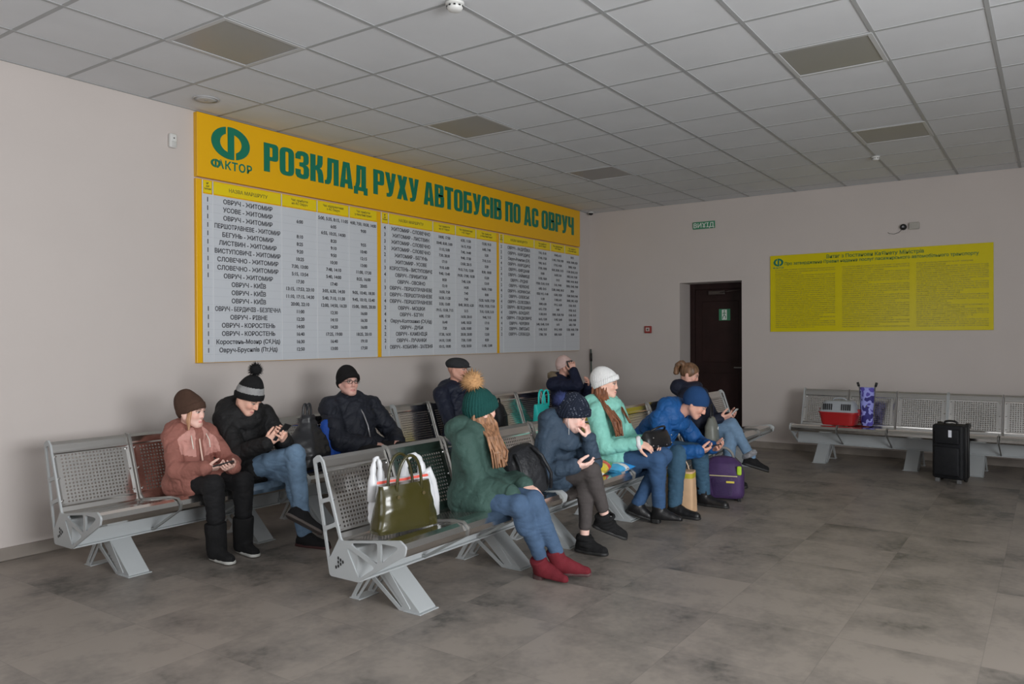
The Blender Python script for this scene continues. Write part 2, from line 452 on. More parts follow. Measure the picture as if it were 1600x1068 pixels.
# ------------------------------------------------------------------ timetable board on the back wall
M_yel = mat('board_yellow', pc(203, 140, 3, 1.75), 0.35)
M_yel2 = mat('header_yellow', pc(196, 160, 14, 1.85), 0.35)
M_grn = mat('board_green', pc(12, 96, 74, 1.6), 0.4)
M_sheet = mat('board_sheet', (0.64, 0.67, 0.71, 1), 0.25, spec=.6)
M_ink = mat('board_ink', (0.045, 0.045, 0.055, 1), 0.6)
M_hink = mat('header_ink', (0.16, 0.15, 0.03, 1), 0.6)
M_strip = mat('clear_strip', (0.72, 0.74, 0.77, 1), 0.15)
M_pink = mat('board_gap', (0.70, 0.60, 0.45, 1), 0.5)
YF = 2.36
tt = thing('timetable_board', 'long yellow bus timetable board with green heading and three white schedule panels', 'timetable board', (4.1, YB, 1.25))
def board(o): return part_world(o, tt)
hd = board(MB().box((.985, YF - .01, 2.765), (7.165, YB, 3.283), .003).build('heading_panel', M_yel))
bk = board(MB().box((.985, YF + .008, 1.262), (7.165, YB, 2.752), .003).build('backing_panel', M_yel))

def strokes(bm_, polys, depth=.004):
    return merge([plate([p] + h, depth, 0) for p, h in polys], 'glyphs')
# heading: condensed heavy capitals drawn on a unit cell, width w and height 1
def O_(w, t, a=0, b=1):
    o = fillet([(0, a), (w, a), (w, b), (0, b)], min(w, b - a) * .42, 5)
    i = fillet([(t, a + t * .72), (w - t, a + t * .72), (w - t, b - t * .72), (t, b - t * .72)], max((w - 2 * t) * .42, .01), 4)
    return o, i
def rect(x0, y0, x1, y1): return [(x0, y0), (x1, y0), (x1, y1), (x0, y1)]
T = .20
def bowl(x0, x1, y0, y1, t=T):
    r = min((x1 - x0), (y1 - y0) / 2) * .7
    o = [(x0, y0)] + fillet([(x0, y0), (x1, y0), (x1, y1), (x0, y1)], r, 5)[6:18] + [(x0, y1)]
    xi, yi0, yi1 = x1 - t, y0 + t * .68, y1 - t * .68
    i = [(x0 + .0, yi0)] + fillet([(x0, yi0), (xi, yi0), (xi, yi1), (x0, yi1)], min((yi1 - yi0) / 2, xi - x0) * .6, 4)[5:15] + [(x0, yi1)]
    return o, i
def glyph(ch):
    """list of (outline, holes), advance width"""
    if ch == 'Р':
        o, i = bowl(T, .50, .40, 1.0); return [(rect(0, 0, T, 1), []), (o, [[(max(p[0], T + .001), p[1]) for p in i]])], .50
    if ch == 'О':
        o, i = O_(.52, T); return [(o, [i])], .52
    if ch == 'З':
        return [([(0, .70), (0, .86), (.08, .97), (.20, 1.0), (.34, 1.0), (.46, .95), (.50, .84), (.50, .64), (.46, .55), (.38, .52), (.46, .49), (.51, .40), (.51, .16), (.46, .05), (.34, 0), (.18, 0), (.06, .04), (0, .15), (0, .33), (.19, .33), (.19, .19), (.25, .145), (.31, .19), (.31, .38), (.28, .43), (.15, .445), (.15, .585), (.28, .60), (.305, .65), (.305, .81), (.25, .855), (.19, .81), (.19, .70)], [])], .51
    if ch == 'К':
        return [([(0, 0), (0, 1), (T, 1), (T, .60), (.22, .60), (.27, .66), (.29, 1), (.48, 1), (.48, .72), (.44, .58), (.37, .53), (.46, .46), (.50, .30), (.52, 0), (.31, 0), (.29, .30), (.25, .43), (T, .44), (T, 0)], [])], .52
    if ch == 'Л':
        return [([(0, 0), (0, .14), (.06, .16), (.09, .28), (.11, 1), (.56, 1), (.56, 0), (.36, 0), (.36, .85), (.29, .85), (.27, .25), (.22, .06), (.14, 0)], [])], .56
    if ch == 'А':
        return [([(0, 0), (.14, 1), (.41, 1), (.55, 0), (.35, 0), (.335, .17), (.215, .17), (.20, 0)], [[(.23, .33), (.32, .33), (.285, .80), (.265, .80)]])], .55
    if ch == 'Д':
        return [([(0, -.14), (0, .15), (.05, .15), (.10, .35), (.12, 1), (.53, 1), (.53, .15), (.60, .15), (.60, -.14), (.43, -.14), (.43, 0), (.17, 0), (.17, -.14)], [[(.22, .15), (.33, .15), (.33, .85), (.28, .85), (.27, .32)]])], .60
    if ch == 'У':
        return [([(.07, 0), (.07, .15), (.16, .15), (.19, .22), (0, 1), (.20, 1), (.275, .52), (.33, 1), (.52, 1), (.37, .20), (.31, .06), (.20, 0)], [])], .52
    if ch == 'Х':
        return [([(0, 0), (.15, .51), (.02, 1), (.22, 1), (.27, .76), (.32, 1), (.52, 1), (.39, .51), (.54, 0), (.34, 0), (.27, .27), (.20, 0)], [])], .54
    if ch == 'В':
        o, i = bowl(T, .49, .48, 1.0); o2, i2 = bowl(T, .52, 0, .56)
        return [(rect(0, 0, T, 1), []), (o, [[(max(p[0], T + .001), p[1]) for p in i]]), (o2, [[(max(p[0], T + .001), p[1]) for p in i2]])], .52
    if ch == 'Т':
        return [([(.0, .84), (0, 1), (.48, 1), (.48, .84), (.34, .84), (.34, 0), (.14, 0), (.14, .84)], [])], .48
    if ch == 'Б':
        o, i = bowl(T, .52, 0, .62)
        return [([(0, 0), (0, 1), (.47, 1), (.47, .85), (T, .85), (T, 0)], []), (o, [[(max(p[0], T + .001), p[1]) for p in i]])], .52
    if ch == 'С':
        return [([(0, .16), (0, .84), (.06, .96), (.18, 1), (.33, 1), (.45, .96), (.51, .84), (.51, .62), (.31, .62), (.31, .82), (.255, .86), (.20, .82), (.20, .18), (.255, .14), (.31, .18), (.31, .40), (.51, .40), (.51, .16), (.45, .04), (.33, 0), (.18, 0), (.06, .04)], [])], .51
    if ch == 'І':
        return [(rect(0, 0, T, 1), [])], T
    if ch == 'П':
        return [([(0, 0), (0, 1), (.53, 1), (.53, 0), (.33, 0), (.33, .85), (.20, .85), (.20, 0)], [])], .53
    if ch == 'Ч':
        return [([(.31, 0), (.31, .40), (.16, .40), (.04, .46), (0, .60), (0, 1), (.20, 1), (.20, .60), (.25, .55), (.31, .55), (.31, 1), (.51, 1), (.51, 0)], [])], .51
    return [], .22
def heading(text, x0, x1, z0, h, y):
    adv = [glyph(c)[1] + (.055 if c != ' ' else 0) for c in text]
    s = (x1 - x0) / (sum(adv) - .055)
    x = x0; ms = []
    for c, a in zip(text, adv):
        for o, hs in glyph(c)[0]:
            if c in 'РВБ' and hs:      # bowls: ring as outline with its own hole
                pass
            me_ = plate([[(p[0] * s, p[1] * h) for p in o]] + [[(p[0] * s, p[1] * h) for p in q] for q in hs], .005, 0)
            me_.transform(Matrix.Translation((x, 0, z0)) @ Matrix(((0, 1, 0, 0), (-1, 0, 0, y), (0, 0, 1, 0), (0, 0, 0, 1))))
            ms.append(me_)
        x += a * s
    return merge(ms, 'heading_lettering')
lt = board(link_mesh('heading_lettering', heading('РОЗКЛАД РУХУ АВТОБУСІВ ПО АС ОВРУЧ', 1.63, 6.98, 2.915, .25, YF - .0105), M_grn))
# round emblem: one S-shaped band, a left half ring, an upright bar and a right half ring
def emblem(cx, cz, r, flat=1.0):
    def arc(r0, a0, a1, n=18): return [(cx + flat * r0 * math.cos(a0 + (a1 - a0) * k / n) * (1 if r0 == r else .94), cz + r0 * math.sin(a0 + (a1 - a0) * k / n)) for k in range(n + 1)]
    R_ = math.radians; ri = r * .60; bx = flat * r * .165; g = flat * r * .10
    a_o = math.acos((bx + g) / (flat * r)); a_i = math.acos((bx + g) / (flat * ri * .94)); b_i = math.acos(bx / (flat * ri * .94)); b_o = math.acos(bx / (flat * r))
    return [arc(r, PI - a_o, 2 * PI - b_o) + arc(ri, b_i, -a_i)[:] + arc(r, -a_o, PI - b_o) + arc(ri, PI + b_i, PI - a_i)]
def emblem_mesh(cx, cz, r, flat, y):
    ms = []
    for p in emblem(cx, cz, r, flat):
        me_ = plate([p], .005, 0)
        me_.transform(Matrix(((0, 1, 0, 0), (-1, 0, 0, y), (0, 0, 1, 0), (0, 0, 0, 1)))); ms.append(me_)
    return merge(ms, 'emblem')
board(link_mesh('emblem', emblem_mesh(1.298, 3.085, .135, 1.38, YF - .0105), M_grn))
me = text_mesh('АКТОР', .092, .0028, spacing=1.12, sx=1.03)
me.transform(Matrix.Translation((1.338, YF - .0105, 2.865)) @ WALL_BACK)
board(link_mesh('company_lettering', merge([me, emblem_mesh(1.152, 2.897, .034, 1.35, YF - .0105)], 'company_lettering'), M_grn))

R1 = '''ОВРУЧ - ЖИТОМИР|УСОВЕ - ЖИТОМИР|ОВРУЧ - ЖИТОМИР|ПЕРШОТРАВНЕВЕ - ЖИТОМИР|БЕГУНЬ - ЖИТОМИР|ЛИСТВИН - ЖИТОМИР|ВИСТУПОВИЧІ - ЖИТОМИР|СЛОВЕЧНО - ЖИТОМИР|СЛОВЕЧНО - ЖИТОМИР|ОВРУЧ - ЖИТОМИР|ОВРУЧ - КИЇВ|ОВРУЧ - КИЇВ|ОВРУЧ - КИЇВ|ОВРУЧ - БЕРДИЧІВ - БЕЗПЕЧНА|ОВРУЧ - РІВНЕ|ОВРУЧ - КОРОСТЕНЬ|ОВРУЧ - КОРОСТЕНЬ|Коростень-Мозир (Сб,Нд)|Овруч-Брусилів (Пт,Нд)'''.split('|')
R2 = '''ЖИТОМИР - СЛОВЕЧНО|ЖИТОМИР - ЛИСТВИН|ЖИТОМИР - СЛОВЕЧНО|ЖИТОМИР - СЛОВЕЧНО|ЖИТОМИР - БЕГУНЬ|ЖИТОМИР - УСОВЕ|КОРОСТЕНЬ - ВИСТУПОВИЧІ|ОВРУЧ - ПРИБИТКИ|ОВРУЧ - ОВСЯНО|ОВРУЧ - ПЕРШОТРАВНЕВЕ|ОВРУЧ - ПЕРШОТРАВНЕВЕ|ОВРУЧ - ПЕРШОТРАВНЕВЕ|ОВРУЧ - МОШКИ|ОВРУЧ - БІГУН|Овруч-Колтошино (Сб,Нд)|ОВРУЧ - ДУБИ|ОВРУЧ - КАМЕНІЦЯ|ОВРУЧ - ЛУЧАНКИ|ОВРУЧ - КОБИЛИН - ЗАЛІЗНЯ'''.split('|')
R3 = '''ОВРУЧ - АНДРІЇВКА|ОВРУЧ - НАРОДИЧІ|Овруч-Рокитне (Сб)|ОВРУЧ - НАРОДИЧІ|ОВРУЧ - КИРДАНИ|ОВРУЧ - ЗАЙМИЩЕ|ОВРУЧ - РУДНЯ|ОВРУЧ - ЧЕРВОНЕ|ОВРУЧ - НОРИНСЬК|ОВРУЧ - ОЛЕВСЬК|ОВРУЧ - СЕЛЕЗІВКА|ОВРУЧ - ВЕЛЕДНИКИ|ОВРУЧ - БОНДАРІ|ОВРУЧ - ГЛАДКОВИЧІ|ОВРУЧ - ЧЕРЕВКИ|ОВРУЧ - ЛИПСЬКІ|ОВРУЧ - СЛОБОДА'''.split('|')
A1 = '|6:00||8:10|8:25|9:20|10:25|7:30, 13:00|5:15, 13:54|17:30|13:15, 17:53, 23:10|11:10, 17:15, 14:30|20:00, 22:10|11:00|12:20|14:00|16:40|16:30|12:50'.split('|')
B1 = '5:00, 5:35, 8:15, 11:05|6:05|6:55, 10:35, 14:00|8:20|9:10|9:50|10:30|7:48, 14:10|5:40, 14:00|17:40|3:05, 6:30, 14:30|5:40, 7:10, 11:30|12:00, 14:50, 16:20|12:30|14:10|14:20|17:25, 19:00|16:40|13:00'.split('|')
C1 = '4:00, 7:50, 10:30, 14:00|9:00||9:55|10:40|12:15|13:00|11:00, 17:30|8:25, 16:00|20:05|9:05, 10:40, 18:30|9:45, 10:10, 15:40|15:00, 18:05, 20:30|16:00|16:30|16:00|18:25, 20:10|19:10|17:50'.split('|')
rnd = random.Random(9)
def times(n, k3=.35):
    out = []
    for _ in range(n):
        k = 1 + (rnd.random() < .5) + (rnd.random() < k3)
        out.append(', '.join(f'{rnd.randint(5, 20)}:{rnd.choice(("00", "10", "15", "20", "30", "40", "50"))}' for _ in range(k)))
    return out
N1 = ['1'] * 10 + [''] * 3 + ['1'] * 6
N2 = [rnd.choice('1234') for _ in R2]; N3 = [rnd.choice('24') for _ in R3]
PAN = [((1.035, 1.13, 1.825, 2.235, 2.64, 3.025), (N1, R1, A1, B1, C1)),
       ((3.085, 3.19, 3.895, 4.295, 4.685, 5.105), (N2, R2, times(19), times(19), times(19))),
       ((5.165, 5.245, 5.955, 6.365, 6.745, 7.155), (N3, R3, times(17, .6), times(17, .6), times(17, .6)))]
HEADS = ['№\nдні\nтижня', 'НАЗВА МАРШРУТУ', 'Час прибуття\nна АС Овруч', 'Час відправлення\nз АС Овруч', 'Час прибуття\nу кінцевий пункт']
ROW0, PITCH = 2.575, .0683
for xs, cols in PAN:
    pn = board(MB().box((xs[0], YF, 1.266), (xs[5], YF + .012, 2.635)).build('schedule_panel', M_sheet))
    def sub(name, me_, m_):
        o = link_mesh(name, me_, m_); o.parent = pn
        o.matrix_parent_inverse = (tt.matrix_basis @ pn.matrix_parent_inverse).inverted(); return o
    hb = MB()
    for a_, b_ in zip(xs, xs[1:]): hb.box((a_ + .008, YF - .001, 2.645), (b_ - .008, YF + .012, 2.742))
    sub('column_headers', hb.mesh('column_headers'), M_yel2)
    sp = MB()
    for x in xs[:5]: sp.box((x - .004, YF - .003, 1.268), (x + .004, YF + .001, 2.745))
    sub('clear_strips', sp.mesh('clear_strips'), M_strip)
    ln = MB()
    for r in range(20): ln.box((xs[0], YF - .0006, ROW0 - .017 - r * PITCH), (xs[5], YF + .001, ROW0 - .0155 - r * PITCH))
    sub('row_lines', ln.mesh('row_lines'), mat('row_line', (.44, .47, .52, 1), .4))
    hm = []
    for k, tx in enumerate(HEADS):
        w = xs[k + 1] - xs[k]
        size = .042 if k == 1 else .030 if k else .022
        y_ = 2.678 if k == 1 else 2.702 if k else 2.715
        m_ = text_mesh(tx, size, .0004, sx=min(1.0, w / .40) if k > 1 else 1)
        m_.transform(Matrix.Translation(((xs[k] + xs[k + 1]) / 2, YF - .0015, y_)) @ WALL_BACK); hm.append(m_)
    sub('header_lettering', merge(hm, 'header_lettering'), M_hink)
    for k, col in enumerate(cols):
        ms = []
        for r, tx in enumerate(col):
            if not tx: continue
            size = .052 if k < 2 else .043
            m_ = text_mesh(tx, size, .0012)
            ww = max(v.co.x for v in m_.vertices) - min(v.co.x for v in m_.vertices)
            lim = xs[k + 1] - xs[k] - .03
            if ww > lim: m_.transform(Matrix.Diagonal((lim / ww, 1, 1, 1)))
            m_.transform(Matrix.Translation(((xs[k] + xs[k + 1]) / 2, YF - .0009, ROW0 - r * PITCH)) @ WALL_BACK); ms.append(m_)
        sub(('day_numbers', 'route_names', 'arrival_times', 'departure_times', 'terminus_times')[k], merge(ms, 'column_text'), M_ink)

# ------------------------------------------------------------------ yellow notice on the right wall
M_olive = mat('notice_yellow', pc(134, 124, 4, 2.9), 0.22, spec=.22)
M_otext = mat('notice_text', pc(106, 98, 8, 2.9), 0.3)
M_oh = mat('notice_green', (.06, .17, .03, 1), 0.4)
nb = thing('notice_board', 'glossy yellow passenger rules notice with three text columns on the right wall', 'notice board', (XF - .002, -1.515, 2.0))
MB().box((-.015, -1.235, -.485), (0, 1.235, .495), .002).build('notice_panel', M_olive, nb)
def notice_text(body, size, y, z, align='CENTER', sx=1, off=.0006):
    m_ = text_mesh(body, size, off, align, sx=sx, extrude=.0004, line=1.0)
    m_.transform(Matrix.Translation((-.0155, y, z)) @ WALL_RIGHT); return m_
hm = [notice_text('Витяг з Постанови Кабінету Міністрів', .060, .0, .425, off=.0014), notice_text('Про затвердження Правил надання послуг пасажирського автомобільного транспорту', .052, -.02, .368, sx=.97, off=.0014)]
link_mesh('notice_heading', merge(hm, 'notice_heading'), M_oh, nb)
WORDS = 'перевезення пасажирів автобусом маршруту квиток водій зобов’язаний багаж послуги транспорт станція розклад руху час оплата проїзд правила посадка місце особа право заборонено договір перевізник'.split()
for c, (ya, yb, n) in enumerate(((1.17, .44, 30), (.36, -.39, 30), (-.46, -1.19, 32))):
    ms = []
    for r in range(n):
        full = rnd.random() < .72
        s_ = ''
        L_ = 62 if full else rnd.randint(25, 50)
        while len(s_) < L_: s_ += rnd.choice(WORDS) + ' '
        m_ = text_mesh(s_, .024, .0009, 'LEFT')
        ww = max(v.co.x for v in m_.vertices)
        w = (ya - yb) * (1 if full else L_ / 62)
        m_.transform(Matrix.Diagonal((w / ww, 1, 1, 1)))
        m_.transform(Matrix.Translation((-.0152, ya, .30 - r * .76 / n)) @ WALL_RIGHT); ms.append(m_)
    link_mesh('text_column', merge(ms, 'text_column'), M_otext, nb)
ms = []
for p in emblem(0, 0, .05, 1.25):
    m_ = plate([p], .001, 0)
    m_.transform(Matrix.Translation((-.0155, 1.13, .405)) @ Matrix(((-1, 0, 0, 0), (0, -1, 0, 0), (0, 0, 1, 0), (0, 0, 0, 1)))); ms.append(m_)
link_mesh('emblem', merge(ms, 'emblem'), M_grn, nb)
me = text_mesh('ФАКТОР', .03, .0006, sx=1.1); me.transform(Matrix.Translation((-.0155, 1.13, .325)) @ WALL_RIGHT)
link_mesh('company_lettering', me, M_grn, nb)
# ------------------------------------------------------------------ benches
M_steel = mat('polished_steel', (0.74, 0.725, 0.70, 1), 0.15, 1.0)
M_grey = mat('grey_paint', (0.46, 0.485, 0.495, 1), 0.38, 0.1, spec=.6)
M_rivet = mat('rivet_chrome', (0.85, 0.85, 0.85, 1), 0.12, 1.0)
SP = 0.516
BACK = [(-.212, .372), (-.196, .415), (-.075, .765), (-.062, .797), (-.045, .815), (-.022, .812)]
SEAT = [(-.200, .398), (-.230, .391), (-.560, .436), (-.610, .440), (-.645, .430), (-.666, .405), (-.664, .378), (-.645, .362)]
def along(path, d):
    for a, b in zip(path, path[1:]):
        a, b = Vector(a), Vector(b); l = (b - a).length
        if d <= l: return a + (b - a) * (d / l)
        d -= l
    return Vector(path[-1])
def sheet_mesh(path, x0, x1, rows, cols, i0, name, flip):
    """steel sheet following path, perforated with rows x cols octagonal holes on segment i0"""
    bm = bmesh.new()
    A, B = Vector(path[i0]), Vector(path[i0 + 1])
    def band(p, q):
        f = [bm.verts.new((x, *c)) for x, c in ((x0, p), (x1, p), (x1, q), (x0, q))]
        bm.faces.new(f)
    for k, (p, q) in enumerate(zip(path, path[1:])):
        if k != i0: band(p, q)
    mx = .045; my = .028
    L = (B - A).length; u = (B - A) / L
    P = lambda x, t: (x, *(A + u * t))
    hx0, hx1, t0, t1 = x0 + mx, x1 - mx, my, L - my
    for xa, xb, ta, tb_ in ((x0, x1, 0, t0), (x0, x1, t1, L), (x0, hx0, t0, t1), (hx1, x1, t0, t1)):
        bm.faces.new([bm.verts.new(P(*c)) for c in ((xa, ta), (xb, ta), (xb, tb_), (xa, tb_))])
    dx, dt = (hx1 - hx0) / cols, (t1 - t0) / rows
    r = .0068
    for i in range(cols):
        for j in range(rows):
            xa, ta = hx0 + i * dx, t0 + j * dt; cx, ct = xa + dx / 2, ta + dt / 2
            o = [bm.verts.new(P(*c)) for c in ((xa, ta), (xa + dx, ta), (xa + dx, ta + dt), (xa, ta + dt))]
            h = [bm.verts.new(P(cx + r * math.cos(k * PI / 4 + PI / 8), ct + r * math.sin(k * PI / 4 + PI / 8))) for k in range(8)]
            # corners at angles 225,315,45,135 degrees -> octagon pairs
            for a_, k in ((0, 4), (1, 6), (2, 0), (3, 2)):
                bm.faces.new((o[a_], h[(k + 1) % 8], h[k]))
                b_ = (a_ + 1) % 4
                bm.faces.new((o[a_], o[b_], h[(k + 2) % 8], h[(k + 1) % 8]))
    bmesh.ops.remove_doubles(bm, verts=bm.verts, dist=1e-5)
    bmesh.ops.recalc_face_normals(bm, faces=bm.faces)
    bmesh.ops.solidify(bm, geom=bm.faces[:], thickness=.0025 if flip else -.0025)
    bmesh.ops.recalc_face_normals(bm, faces=bm.faces)
    me = bpy.data.meshes.new(name); bm.to_mesh(me); bm.free(); return me
ME_back = sheet_mesh(BACK, .012, SP - .012, 14, 18, 1, 'backrest', True)
ME_seat = sheet_mesh(SEAT, .012, SP - .012, 13, 18, 1, 'seat', True)
for m_ in (ME_back, ME_seat): m_.materials.append(M_steel)
rv = MB()
for x in (.03, SP - .03):
    for t_ in (.05, .19, .33):
        c = Vector((-.196, .415)) + (Vector((-.075, .765)) - Vector((-.196, .415))).normalized() * t_
        rv.lathe([(0, 0), (.008, 0), (.0065, .0035), (0, .005)], (x, c[0] - .003, c[1] + .001), 8, Matrix.Rotation(PI / 2 + .33, 3, 'X'))
ME_riv = rv.mesh('rivets'); ME_riv.materials.append(M_rivet)

def off(path, d):
    out = []
    for i, p in enumerate(path):
        a = Vector(path[max(i - 1, 0)]); b = Vector(path[min(i + 1, len(path) - 1)])
        t = (b - a).normalized(); out.append(tuple(Vector(p) + Vector((-t.y, t.x)) * d))
    return out
# end panel: backrest frame, lower triangle and seat triangle with cut-outs
outline = fillet([(-.010, .806), (-.055, .834), (-.090, .800), (-.226, .392), (-.640, .452), (-.684, .425), (-.672, .378), (-.350, .196), (-.138, .196)], .022, 4)
def inset(poly, d):
    """move the sides of a convex polygon inwards"""
    P = [Vector(q) for q in poly]; n = len(P); c = sum(P, Vector((0, 0))) / n; L_ = []
    for a, b in zip(P, P[1:] + P[:1]):
        t = (b - a).normalized(); m = Vector((-t.y, t.x))
        if m.dot(c - a) < 0: m = -m
        L_.append((a + m * d, t))
    out = []
    for k in range(n):
        (a, t), (b, u) = L_[k - 1], L_[k]
        s_ = ((b - a).x * u.y - (b - a).y * u.x) / (t.x * u.y - t.y * u.x)
        out.append(tuple(a + t * s_))
    return out
fr_ = lambda t: (-.078 - .146 * t, .818 - .424 * t)
bk_ = lambda t: (-.016 - .120 * t, .806 - .596 * t)
Tt, Bb, Ff, Mm, Uu = (-.232, .394), (-.350, .200), (-.676, .430), (-.500, .292), (-.500, .432)
holes = [fillet(h, .012, 3) for h in (
    inset([fr_(.02), fr_(.50), bk_(.38), bk_(.02)], .011), inset([fr_(.50), fr_(.80), bk_(.62), bk_(.38)], .011),
    inset([fr_(.80), fr_(.98), bk_(.93), bk_(.62)], .011),
    inset([Tt, Bb, Mm], .012), inset([Tt, Uu, Mm], .012), inset([Uu, Ff, Mm], .012))]
dots = []
DOTS = ((-.205, .300), (-.205, .279), (-.205, .258), (-.222, .292), (-.222, .271), (-.239, .284), (-.188, .250))
eb = MB()
for y, z in DOTS:
    for x in (-.0068, .0062):
        eb.prism([(y + .0072 * math.cos(k * PI / 5), z + .0095 * math.sin(k * PI / 5)) for k in range(10)], x, x + .0006)
ME_emb = eb.mesh('emblem_dots'); ME_emb.materials.append(mat('emblem_dark', (.03, .03, .032, 1), .5))
ME_end = plate([outline] + holes + dots, .012, -.006); ME_end.materials.append(M_grey)
# divider between two seats: a strip over backrest and seat, with a strut to the beam
path = off([(-.062, .80)] + BACK[1:3][::-1] + [(-.228, .391)], .016)
hi = [(-.028, .826), (-.074, .818), (-.094, .782), (-.214, .432), (-.248, .404), (-.560, .452), (-.640, .452), (-.682, .420), (-.672, .375), (-.352, .20), (-.30, .20), (-.30, .225), (-.36, .222), (-.658, .384), (-.662, .413), (-.634, .440), (-.560, .436), (-.225, .388), (-.196, .425), (-.076, .775), (-.058, .800), (-.028, .810)]
ME_div = plate([fillet(hi, .008, 3)], .011, -.0055); ME_div.materials.append(mat('divider_metal', (.42, .42, .41, 1), .3, .8))
# beam
bm_ = MB().prism(fillet([(-.335, .200), (-.175, .200), (-.195, .375), (-.345, .372)], .01, 3), 0.006, 3 * SP - .006)
bm_.box((.006, -.356, .196), (3 * SP - .006, -.150, .206), .002)
ME_beam = bm_.mesh('beam'); ME_beam.materials.append(M_grey)
# legs: wide sloping front plate, thin truss cheeks and rear strut, foot pads
def leg_meshes():
    w = .13
    m = MB().prism(fillet([(-.235, .200), (-.345, .200), (-.565, .010), (-.545, 0), (-.465, 0), (-.445, .012)], .008, 3), -w / 2, w / 2)
    slab = m.mesh('front_plate')
    ch = []
    ol = fillet([(-.345, .200), (-.165, .200), (-.060, .012), (-.068, 0), (-.125, 0), (-.175, .040), (-.440, .0), (-.50, .0), (-.52, .02)], .008, 3)
    # cheek with two openings
    poly = [(-.345, .200), (-.180, .200), (-.058, .010), (-.066, 0), (-.104, 0), (-.212, .138), (-.420, 0), (-.470, 0), (-.500, .02)]
    hole1 = fillet([(-.212, .172), (-.190, .170), (-.088, .018), (-.104, .018), (-.208, .155)], .006, 2)
    for x in (-w / 2 - .004, w / 2 - .006):
        ch.append(plate([fillet(poly, .008, 3), fillet([(-.238, .172), (-.300, .176), (-.455, .030), (-.430, .018), (-.240, .148)], .006, 2), hole1], .01, x))
    cheek = merge(ch, 'truss_cheeks')
    p = MB()
    p.box((-w / 2 - .012, -.575, 0), (w / 2 + .012, -.455, .006), .002); p.box((-w / 2 - .012, -.130, 0), (w / 2 + .012, -.050, .006), .002)
    r = MB().prism([(-.20, .200), (-.185, .200), (-.065, .004), (-.08, .004)], -w / 2, w / 2)
    return slab, cheek, p.mesh('foot_pads'), r.mesh('rear_plate')
ME_slab, ME_cheek, ME_pad, ME_rear = leg_meshes()
for m_ in (ME_slab, ME_cheek, ME_pad, ME_rear): m_.materials.append(M_grey)

def inst(name, me_, parent, loc=(0, 0, 0)):
    o = bpy.data.objects.new(name, me_); COL.objects.link(o); o.parent = parent; o.location = loc; return o
def bench(loc, rz, label, group):
    t = thing('waiting_bench', label, 'bench', loc, rz, group)
    for k in range(3):
        b_ = inst('backrest', ME_back, t, (k * SP, 0, 0)); inst('rivets', ME_riv, b_)
        inst('seat', ME_seat, t, (k * SP, 0, 0))
    for k in (1, 2): inst('seat_divider', ME_div, t, (k * SP, 0, 0))
    for x in (.006, 3 * SP - .006):
        e_ = inst('end_panel', ME_end, t, (x, 0, 0)); inst('emblem_dots', ME_emb, e_)
    inst('beam', ME_beam, t)
    for x in (.30, 3 * SP - .30):
        l = inst('leg', ME_slab, t, (x, 0, 0)); inst('truss_cheeks', ME_cheek, l); inst('foot_pads', ME_pad, l)
    return t
U = 3 * SP + .002
GA, GB, GC = 'steel benches in the front row', 'steel benches along the timetable wall', 'steel benches by the right wall'
for k, lb in enumerate(('nearest steel bench, carrying the olive handbag and white bag', 'steel bench under the woman with navy knitted hat and black backpack', 'steel bench under the man in blue jacket', 'steel bench at the far end of the front row, under the woman with ponytail')):
    bench((.10 + k * U, 0, 0), 0, lb, GA)
for k, lb in enumerate(('leftmost steel bench, empty first seat, under the girl in pink jacket', 'steel bench with the black plastic bag, under the man with glasses', 'steel bench under the man in black flat cap', 'steel bench with turquoise tote bag, by the far end of the timetable')):
    bench((-.40 + k * U, 1.91, 0), 0, lb, GB)
RC = -PI / 2 - .03
for k, lb in enumerate(('steel bench by the right wall carrying the red pet carrier', 'steel bench at the right edge of the photo behind the black suitcase')):
    v = Matrix.Rotation(RC, 3, 'Z') @ Vector((k * U, 0, 0))
    bench((7.20 + v.x, -.80 + v.y, 0), RC, lb, GC)
